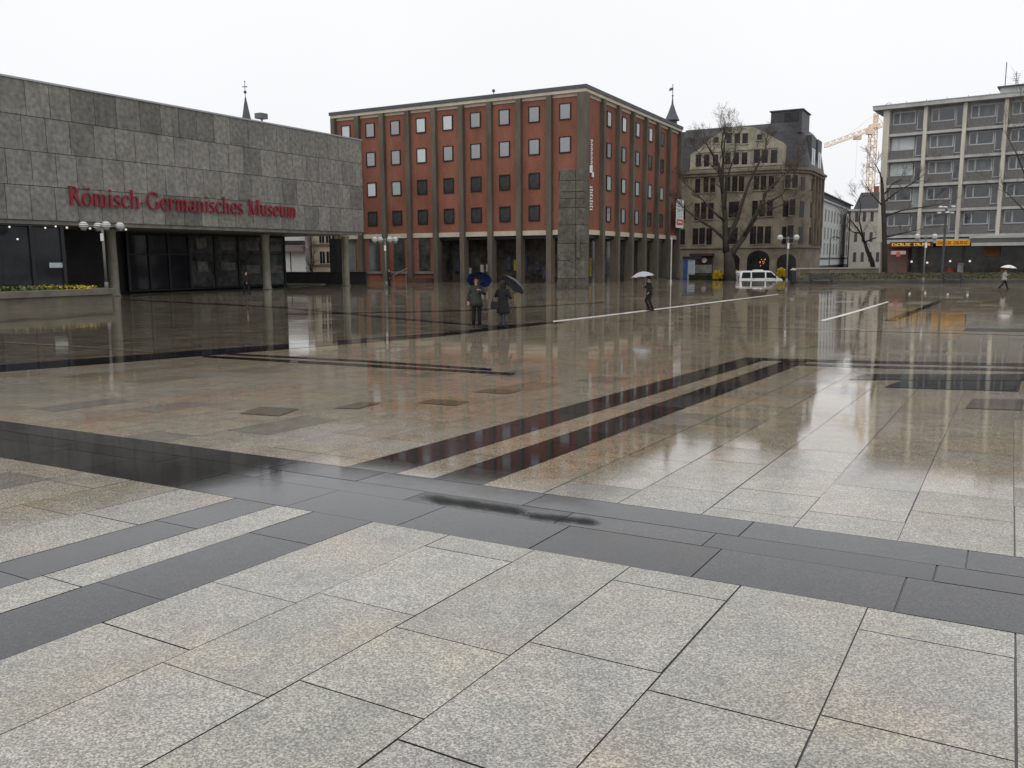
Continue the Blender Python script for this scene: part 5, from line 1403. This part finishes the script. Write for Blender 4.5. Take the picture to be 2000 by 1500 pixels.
# ------------------------------------------------------------------ people and umbrellas
M_skin = mat("skin", (0.42, 0.25, 0.18), 0.55, 0.08, 6)
def fabric(n, c): return mat(n, c, 0.85, 0.2, 5)
def skinned(name, pts, edges, rad, m, parent, sub=1):
    me = bpy.data.meshes.new(name); bm = bmesh.new()
    ly = bm.verts.layers.skin.verify()
    vs = [bm.verts.new(p) for p in pts]
    for v, r in zip(vs, rad): v[ly].radius = (r, r) if not isinstance(r, tuple) else r
    vs[0][ly].use_root = True
    for a, b in edges: bm.edges.new((vs[a], vs[b]))
    bm.to_mesh(me); bm.free()
    o = bpy.data.objects.new(name, me); COL.objects.link(o)
    s = o.modifiers.new("skin", 'SKIN'); s.use_smooth_shade = True
    u = o.modifiers.new("sub", 'SUBSURF'); u.levels = u.render_levels = sub
    dg = bpy.context.evaluated_depsgraph_get(); dg.update()
    nm = bpy.data.meshes.new_from_object(o.evaluated_get(dg))
    nm.polygons.foreach_set("use_smooth", [True] * len(nm.polygons))
    o.modifiers.clear(); old_ = o.data; o.data = nm; nm.name = name; bpy.data.meshes.remove(old_)
    nm.materials.clear(); nm.materials.append(m)
    o.parent = parent
    return o
V = Vector
def person(label, loc, rz, H, pose, hair, coat_m, hem, legs_m, shoe_m, flare=0.0, hair_long=False, hood=False):
    """faces -y in its own frame; pose holds elbow, wrist, knee and ankle of each side (1 = +x side)"""
    k = H / 1.75
    t = thing("person", label, "person", loc, rz)
    S = lambda p: V(p) * k
    pts, rad, ed = [], [], []
    def add(p, r, link=None):
        pts.append(S(p)); rad.append(r * k if not isinstance(r, tuple) else (r[0] * k, r[1] * k))
        if link is not None: ed.append((link, len(pts) - 1))
        return len(pts) - 1
    lean = pose.get('lean', 0.0)
    pel = add((0, 0, 0.95), (0.13, 0.10)); sp_ = add((0, -lean * 0.4, 1.15), (0.12, 0.09), pel); ch = add((0, -lean * 0.8, 1.34), (0.145, 0.10), sp_)
    nk = add((0, -lean - 0.0, 1.49), 0.055, ch); jw = add((0, -lean - 0.02, 1.565), (0.066, 0.075), nk); hd = add((0, -lean - 0.015, 1.645), (0.078, 0.095), jw); tp_ = add((0, -lean - 0.01, 1.70), (0.06, 0.07), hd)
    add((0, -lean - 0.115, 1.61), 0.012, hd)
    for s in (-1, 1): add((s * 0.088, -lean + 0.0, 1.62), 0.014, hd)
    arms = {}
    for s in (-1, 1):
        sh = add((s * 0.175, -lean * 0.9, 1.40), 0.06, ch); el = add(pose['elbow'][s], 0.042, sh); wr = add(pose['wrist'][s], 0.028, el)
        e_, w_ = V(pose['elbow'][s]), V(pose['wrist'][s]); d = (w_ - e_).normalized(); sd = d.cross(V((0, 0, 1)))
        sd = sd.normalized() if sd.length > 0.1 else V((1, 0, 0)); nrm = d.cross(sd).normalized()
        pm = add(w_ + d * 0.055, (0.034, 0.02), wr)
        curl = pose.get('curl', {}).get(s, 0.3)
        for q, (o_, ln) in enumerate(((-0.032, 0.075), (-0.011, 0.085), (0.011, 0.08), (0.032, 0.062))):
            b0 = add(w_ + d * 0.09 + sd * o_, 0.0095, pm)
            m0 = add(w_ + d * (0.09 + ln * 0.5 * (1 - curl * .4)) + sd * o_ + nrm * ln * 0.4 * curl, 0.0085, b0)
            add(w_ + d * (0.09 + ln * (1 - curl)) + sd * o_ + nrm * ln * 0.95 * curl, 0.0075, m0)
        b0 = add(w_ + d * 0.04 - sd * 0.042, 0.011, pm); add(w_ + d * 0.085 - sd * 0.058 + nrm * 0.03 * curl, 0.009, b0)
        arms[s] = (S((s * 0.175, -lean * 0.9, 1.40)), S(e_), S(w_ - d * 0.02))
    for s in (-1, 1):
        hp = add((s * 0.095, 0, 0.90), 0.085, pel); kn = add(pose['knee'][s], 0.058, hp); an = add(pose['ankle'][s], 0.03, kn)
        a_ = V(pose['ankle'][s]); add(a_ + V((0, -0.12, -0.062)), (0.024, 0.016), an)
    skinned("body", pts, ed, rad, M_skin, t)
    # coat: lofted body and sleeves
    mb = MB(); prof = []
    zs = [1.47, 1.44, 1.40, 1.30, 1.12, 1.0, 0.9] + ([0.75, 0.6] if hem < 0.6 else [])
    zs = [z for z in zs if z > hem + 0.03] + [hem]
    N = 18; rings = []
    for z in zs:
        f = max(0.0, (1.05 - z))
        rx = {1.47: 0.085, 1.44: 0.15, 1.40: 0.205, 1.30: 0.205, 1.12: 0.185, 1.0: 0.195}.get(z, 0.20 + flare * f)
        ry = {1.47: 0.085, 1.44: 0.11, 1.40: 0.13, 1.30: 0.145, 1.12: 0.14, 1.0: 0.15}.get(z, 0.155 + flare * f * 0.8)
        cy = -lean * max(0, (z - 0.95)) / 0.5
        rings.append([S((rx * math.cos(a), cy + ry * math.sin(a), z + (0.012 * math.sin(3 * a) if z == hem else 0))) for a in [j * 2 * math.pi / N for j in range(N)]])
    v = [q for r_ in rings for q in r_]; f = []
    for i in range(len(rings) - 1):
        for j in range(N): f.append((i * N + j, (i + 1) * N + j, (i + 1) * N + (j + 1) % N, i * N + (j + 1) % N))
    f.append(tuple(range(N))); f.append(tuple((len(rings) - 1) * N + j for j in range(N - 1, -1, -1)))
    mb.add(v, f)
    for s in (-1, 1):
        a, b, c = arms[s]; mb.tube([a + V((-s * 0.05 * k, 0, 0.0)), a, a.lerp(b, 0.5), b, b.lerp(c, 0.5), c], [0.07 * k, 0.078 * k, 0.068 * k, 0.06 * k, 0.054 * k, 0.046 * k], 10)
    if hood: mb.lathe([(0.06 * k, -0.06 * k), (0.14 * k, -0.03 * k), (0.13 * k, 0.05 * k), (0.09 * k, 0.09 * k)], 12, S((0, -lean + 0.07, 1.46)))
    mb.build("coat", coat_m, t, smooth=True)
    mb = MB()
    for s in (-1, 1):
        kn, an = S(pose['knee'][s]), S(pose['ankle'][s])
        mb.tube([S((s * 0.09, 0, 0.98)), S((s * 0.095, 0, 0.85)), kn, kn.lerp(an, 0.45), an - (kn - an).normalized() * 0.025], [0.115 * k, 0.108 * k, 0.073 * k, 0.07 * k, 0.058 * k], 10)
    mb.build("trousers", legs_m, t, smooth=True)
    for s in (-1, 1):
        a = S(pose['ankle'][s]); mb = MB()
        mb.tube([a + V((0, 0.055, -0.045)) * k, a + V((0, 0.0, -0.035)) * k, a + V((0, -0.09, -0.055)) * k, a + V((0, -0.175, -0.068)) * k], [0.046 * k, 0.056 * k, 0.047 * k, 0.03 * k], 10)
        mb.build("shoe", shoe_m, t, smooth=True)
    # hair and face
    c = V((0, -lean - 0.005, 1.655))
    mb = MB(); vv, ff = [], []
    n1, n2 = 10, 14
    for i in range(n1 + 1):
        th = (0.0 + i / n1) * (1.75 if not hair_long else 2.2)
        for j in range(n2):
            a = j * 2 * math.pi / n2; front = max(0.0, -math.sin(a))
            t2 = th * (1 - 0.52 * front)
            drop = (0.16 * max(0, (i / n1 - 0.6) / 0.4) * (1 - front) if hair_long else 0)
            r = 0.112 + (0.012 if hair_long else 0)
            vv.append(S(c + V((r * math.sin(t2) * math.cos(a) * 0.92, r * 1.08 * math.sin(t2) * math.sin(a) + 0.008, r * math.cos(t2) - drop))))
    for i in range(n1):
        for j in range(n2): ff.append((i * n2 + j, (i + 1) * n2 + j, (i + 1) * n2 + (j + 1) % n2, i * n2 + (j + 1) % n2))
    mb.add(vv, ff); mb.build("hair", hair, t, smooth=True)
    for s in (-1, 1):
        mb = MB(); mb.sphere(S((s * 0.034, -lean - 0.098, 1.638)), 0.011 * k, 8); mb.build("eye", M_tyre, t)
    mb = MB(); mb.lathe([(0.004, -0.006), (0.026, 0.0), (0.004, 0.006)], 10, S((0, -lean - 0.088, 1.565)), k, 0.5 * k); mb.build("mouth", mat("lips", (0.33, 0.12, 0.10), 0.5), t)
    return t
def umbrella(label, grip, axis, r, m, inner_h=0.85, parent=None):
    axis = V(axis).normalized()
    t = thing("umbrella", label, "umbrella", grip)
    t.rotation_mode = 'QUATERNION'; t.rotation_quaternion = axis.to_track_quat('Z', 'Y')
    mb = MB(); mb.tube([(0, 0, -0.05), (0, 0, inner_h + 0.03)], 0.009, 8); mb.tube([(0, 0, inner_h), (0, 0, inner_h + 0.09)], [0.011, 0.004], 6); mb.build("shaft", M_slate, t)
    mb = MB(); mb.tube([(0, 0, 0.08), (0, 0, -0.12), (0.015, 0, -0.16), (0.05, 0, -0.165), (0.065, 0, -0.13)], 0.015, 8); mb.build("handle", M_dark, t)
    nr, ns = 8, 6; n = nr * ns; vv, ff = [], []
    for i in range(9):
        q = i / 8
        for j in range(n):
            a = j * 2 * math.pi / n; ph_ = (j % ns) / ns; sag = math.sin(ph_ * math.pi)
            rr = r * q * (1 - 0.075 * sag * q * q); z = inner_h - r * 0.42 * (q ** 1.9) + r * 0.05 * sag * q ** 3
            vv.append((rr * math.cos(a), rr * math.sin(a), z))
    for i in range(8):
        for j in range(n): ff.append((i * n + j, (i + 1) * n + j, (i + 1) * n + (j + 1) % n, i * n + (j + 1) % n))
    mb = MB(); mb.add(vv, ff); o = mb.build("canopy", m, t, smooth=True)
    s = o.modifiers.new("cloth", 'SOLIDIFY'); s.thickness = 0.004
    rb = None
    for j in range(nr):
        a = j * 2 * math.pi / nr
        if rb is None:
            mb = MB(); mb.tube([(r * q, 0, inner_h - r * 0.42 * (q ** 1.9) - 0.012) for q in [i / 6 for i in range(7)]], 0.005, 5); mb.tube([(0.01, 0, inner_h - 0.36), (r * 0.5, 0, inner_h - r * 0.42 * 0.5 ** 1.9 - 0.012)], 0.004, 5)
            o = rb = mb.build("rib", M_slate, t)
        else: o = inst(rb, t)
        o.rotation_euler = (0, 0, a)
    return t
M_hairb = fabric("dark_hair", (0.02, 0.015, 0.012)); M_hairbr = fabric("brown_hair", (0.06, 0.03, 0.018))
M_blackcoat = fabric("black_coat", (0.012, 0.012, 0.015)); M_olive = fabric("grey_green_parka", (0.038, 0.042, 0.038)); M_leg = fabric("black_leggings", (0.013, 0.013, 0.015))
M_jean = fabric("blue_grey_jeans", (0.06, 0.065, 0.09)); M_shoe = fabric("dark_shoe", (0.02, 0.02, 0.022)); M_shoel = fabric("grey_trainer", (0.30, 0.30, 0.30))
M_navy = fabric("dark_jacket", (0.018, 0.018, 0.02)); M_lightcoat = fabric("pale_grey_coat", (0.34, 0.33, 0.31))
stand = lambda: {'knee': {-1: (-0.10, -0.02, 0.50), 1: (0.10, -0.02, 0.50)}, 'ankle': {-1: (-0.11, 0.0, 0.085), 1: (0.11, 0.0, 0.085)}}
def height(u, vh, y): return W(u, vh, y).z - zg(y)
# woman in a parka, facing the viewer
f1 = G(931, 639); h1 = height(931, 541, f1.y)
ps = stand(); ps['elbow'] = {-1: (-0.27, 0.03, 1.14), 1: (0.27, -0.10, 1.17)}; ps['wrist'] = {-1: (-0.29, -0.02, 0.90), 1: (0.10, -0.26, 1.30)}; ps['curl'] = {-1: 0.35, 1: 0.85}
person("person in grey-green parka and black leggings under the blue umbrella", (f1.x, f1.y, f1.z), R(8), h1, ps, M_hairbr, M_olive, 0.74, M_leg, M_shoe, 0.12, True)
k1 = h1 / 1.75
umbrella("blue umbrella tipped back behind the person in the grey-green parka", (f1.x + 0.10 * k1, f1.y - 0.30 * k1, f1.z + 1.33 * k1), (0.02, 0.55, 0.62), 0.47, fabric("royal_blue_cloth", (0.010, 0.028, 0.13)), 0.62)
# woman in a black coat
f2 = G(983, 640); h2 = height(983, 549, f2.y)
ps = stand(); ps['elbow'] = {-1: (-0.29, 0.06, 1.18), 1: (0.30, 0.02, 1.18)}; ps['wrist'] = {-1: (-0.24, -0.18, 1.10), 1: (0.17, -0.22, 1.32)}; ps['curl'] = {-1: 0.6, 1: 0.85}
k2 = h2 / 1.75
person("person in knee-length black coat and jeans standing under the tilted grey umbrella", (f2.x, f2.y, f2.z), R(155), h2, ps, M_hairb, M_blackcoat, 0.55, M_jean, M_shoe, 0.14, True)
c_, s_ = math.cos(R(155)), math.sin(R(155)); gx, gy = 0.17 * k2, -0.27 * k2
hx, hy = 0.30, -0.02
umbrella("dark grey umbrella tilted sideways over the person in the black coat", (f2.x + 0.10, f2.y + 0.16, f2.z + 1.30 * k2), (0.50, 0.25, 0.60), 0.52, fabric("dark_grey_cloth", (0.075, 0.078, 0.088)), 0.60)
bagp = (f2.x - 0.30, f2.y - 0.10, f2.z + 0.72 * k2)
bag = thing("shoulder_bag", "dark shoulder bag hanging at the black-coated person's hip", "bag", bagp, R(20))
mb = MB(); mb.prism([(-0.15, 0), (0.15, 0), (0.13, 0.26), (-0.13, 0.26)], lambda x, z, y: (x, y, z), -0.06, 0.06); mb.build("body", fabric("dark_leather", (0.02, 0.019, 0.022)), bag, bevel=0.02)
mb = MB(); mb.tube([(-0.11, 0, 0.25), (-0.02, 0.06, 0.45), (0.12, 0.08, 0.66)], 0.012, 6); mb.tube([(0.11, 0, 0.25), (0.13, 0.06, 0.45), (0.14, 0.08, 0.66)], 0.012, 6); mb.build("strap", MATS["dark_leather"], bag)
# man walking left
f3 = G(1268, 607); h3 = height(1268, 541, f3.y); k3 = h3 / 1.75
ps = {'knee': {-1: (-0.09, -0.17, 0.52), 1: (0.09, -0.02, 0.49)}, 'ankle': {-1: (-0.08, 0.02, 0.12), 1: (0.08, 0.16, 0.10)}, 'elbow': {-1: (-0.26, 0.02, 1.15), 1: (0.25, 0.06, 1.15)}, 'wrist': {-1: (-0.15, -0.25, 1.28), 1: (0.22, -0.12, 0.95)}, 'curl': {-1: 0.85, 1: 0.4}, 'lean': 0.04}
person("person in dark jacket and trousers walking left under the pale grey umbrella", (f3.x, f3.y, f3.z), R(-80), h3, ps, M_hairb, M_navy, 0.84, M_leg, M_shoe, 0.05)
umbrella("pale grey umbrella tilted forward over the walking person in dark clothes", (f3.x - 0.30 * k3, f3.y + 0.02, f3.z + 1.28 * k3), (-0.12, 0.0, 1.0), 0.58, fabric("pale_grey_cloth", (0.36, 0.36, 0.40)), 0.70)
# woman striding right of the lamps
f4 = G(1960, 565); h4 = height(1962, 525, f4.y); k4 = h4 / 1.75
ps = {'knee': {-1: (-0.09, 0.10, 0.52), 1: (0.09, -0.22, 0.52)}, 'ankle': {-1: (-0.09, 0.40, 0.16), 1: (0.09, -0.36, 0.09)}, 'elbow': {-1: (-0.26, 0.0, 1.15), 1: (0.26, 0.10, 1.14)}, 'wrist': {-1: (-0.14, -0.24, 1.25), 1: (0.26, -0.08, 0.92)}, 'curl': {-1: 0.85, 1: 0.4}, 'lean': 0.03}
person("person in pale coat and black leggings striding under a white umbrella", (f4.x, f4.y, f4.z), R(84), h4, ps, M_hairb, M_lightcoat, 0.78, M_leg, M_shoe, 0.20)
umbrella("white umbrella over the person striding past the grass bank", (f4.x + 0.24 * k4, f4.y, f4.z + 1.25 * k4), (0.08, 0.0, 1.0), 0.60, fabric("white_cloth", (0.66, 0.66, 0.63)), 0.74)
# dark figures by the museum and by the lamp
f5 = G(482, 575); h5 = height(482, 530, f5.y)
ps = {'knee': {-1: (-0.09, 0.06, 0.51), 1: (0.09, -0.14, 0.51)}, 'ankle': {-1: (-0.09, 0.22, 0.11), 1: (0.09, -0.20, 0.085)}, 'elbow': {-1: (-0.25, -0.04, 1.14), 1: (0.25, 0.06, 1.14)}, 'wrist': {-1: (-0.2, -0.16, 0.92), 1: (0.24, 0.02, 0.90)}}
person("person in black walking past the museum's glass front", (f5.x, f5.y, f5.z), R(70), h5, ps, M_hairb, M_blackcoat, 0.7, M_leg, M_shoe, 0.1)
f6 = G(761, 560); h6 = height(761, 525, f6.y)
ps = stand(); ps['elbow'] = {-1: (-0.27, 0.0, 1.14), 1: (0.27, 0.0, 1.14)}; ps['wrist'] = {-1: (-0.2, -0.2, 1.02), 1: (0.27, -0.08, 0.9)}
person("person in dark clothes standing beside the middle globe lamp", (f6.x, f6.y, f6.z), R(-60), h6, ps, M_hairb, M_navy, 0.8, M_leg, M_shoe, 0.05)
for o in list(sc.objects):                       # prototypes that were never placed
    if o.parent is None and o.name.split(".")[0] in ("pane", "window"): bpy.data.objects.remove(o)
print("heights", [round(x, 2) for x in (h1, h2, h3, h4, h5, h6)], [round(f.y, 1) for f in (f1, f2, f3, f4, f5, f6)])
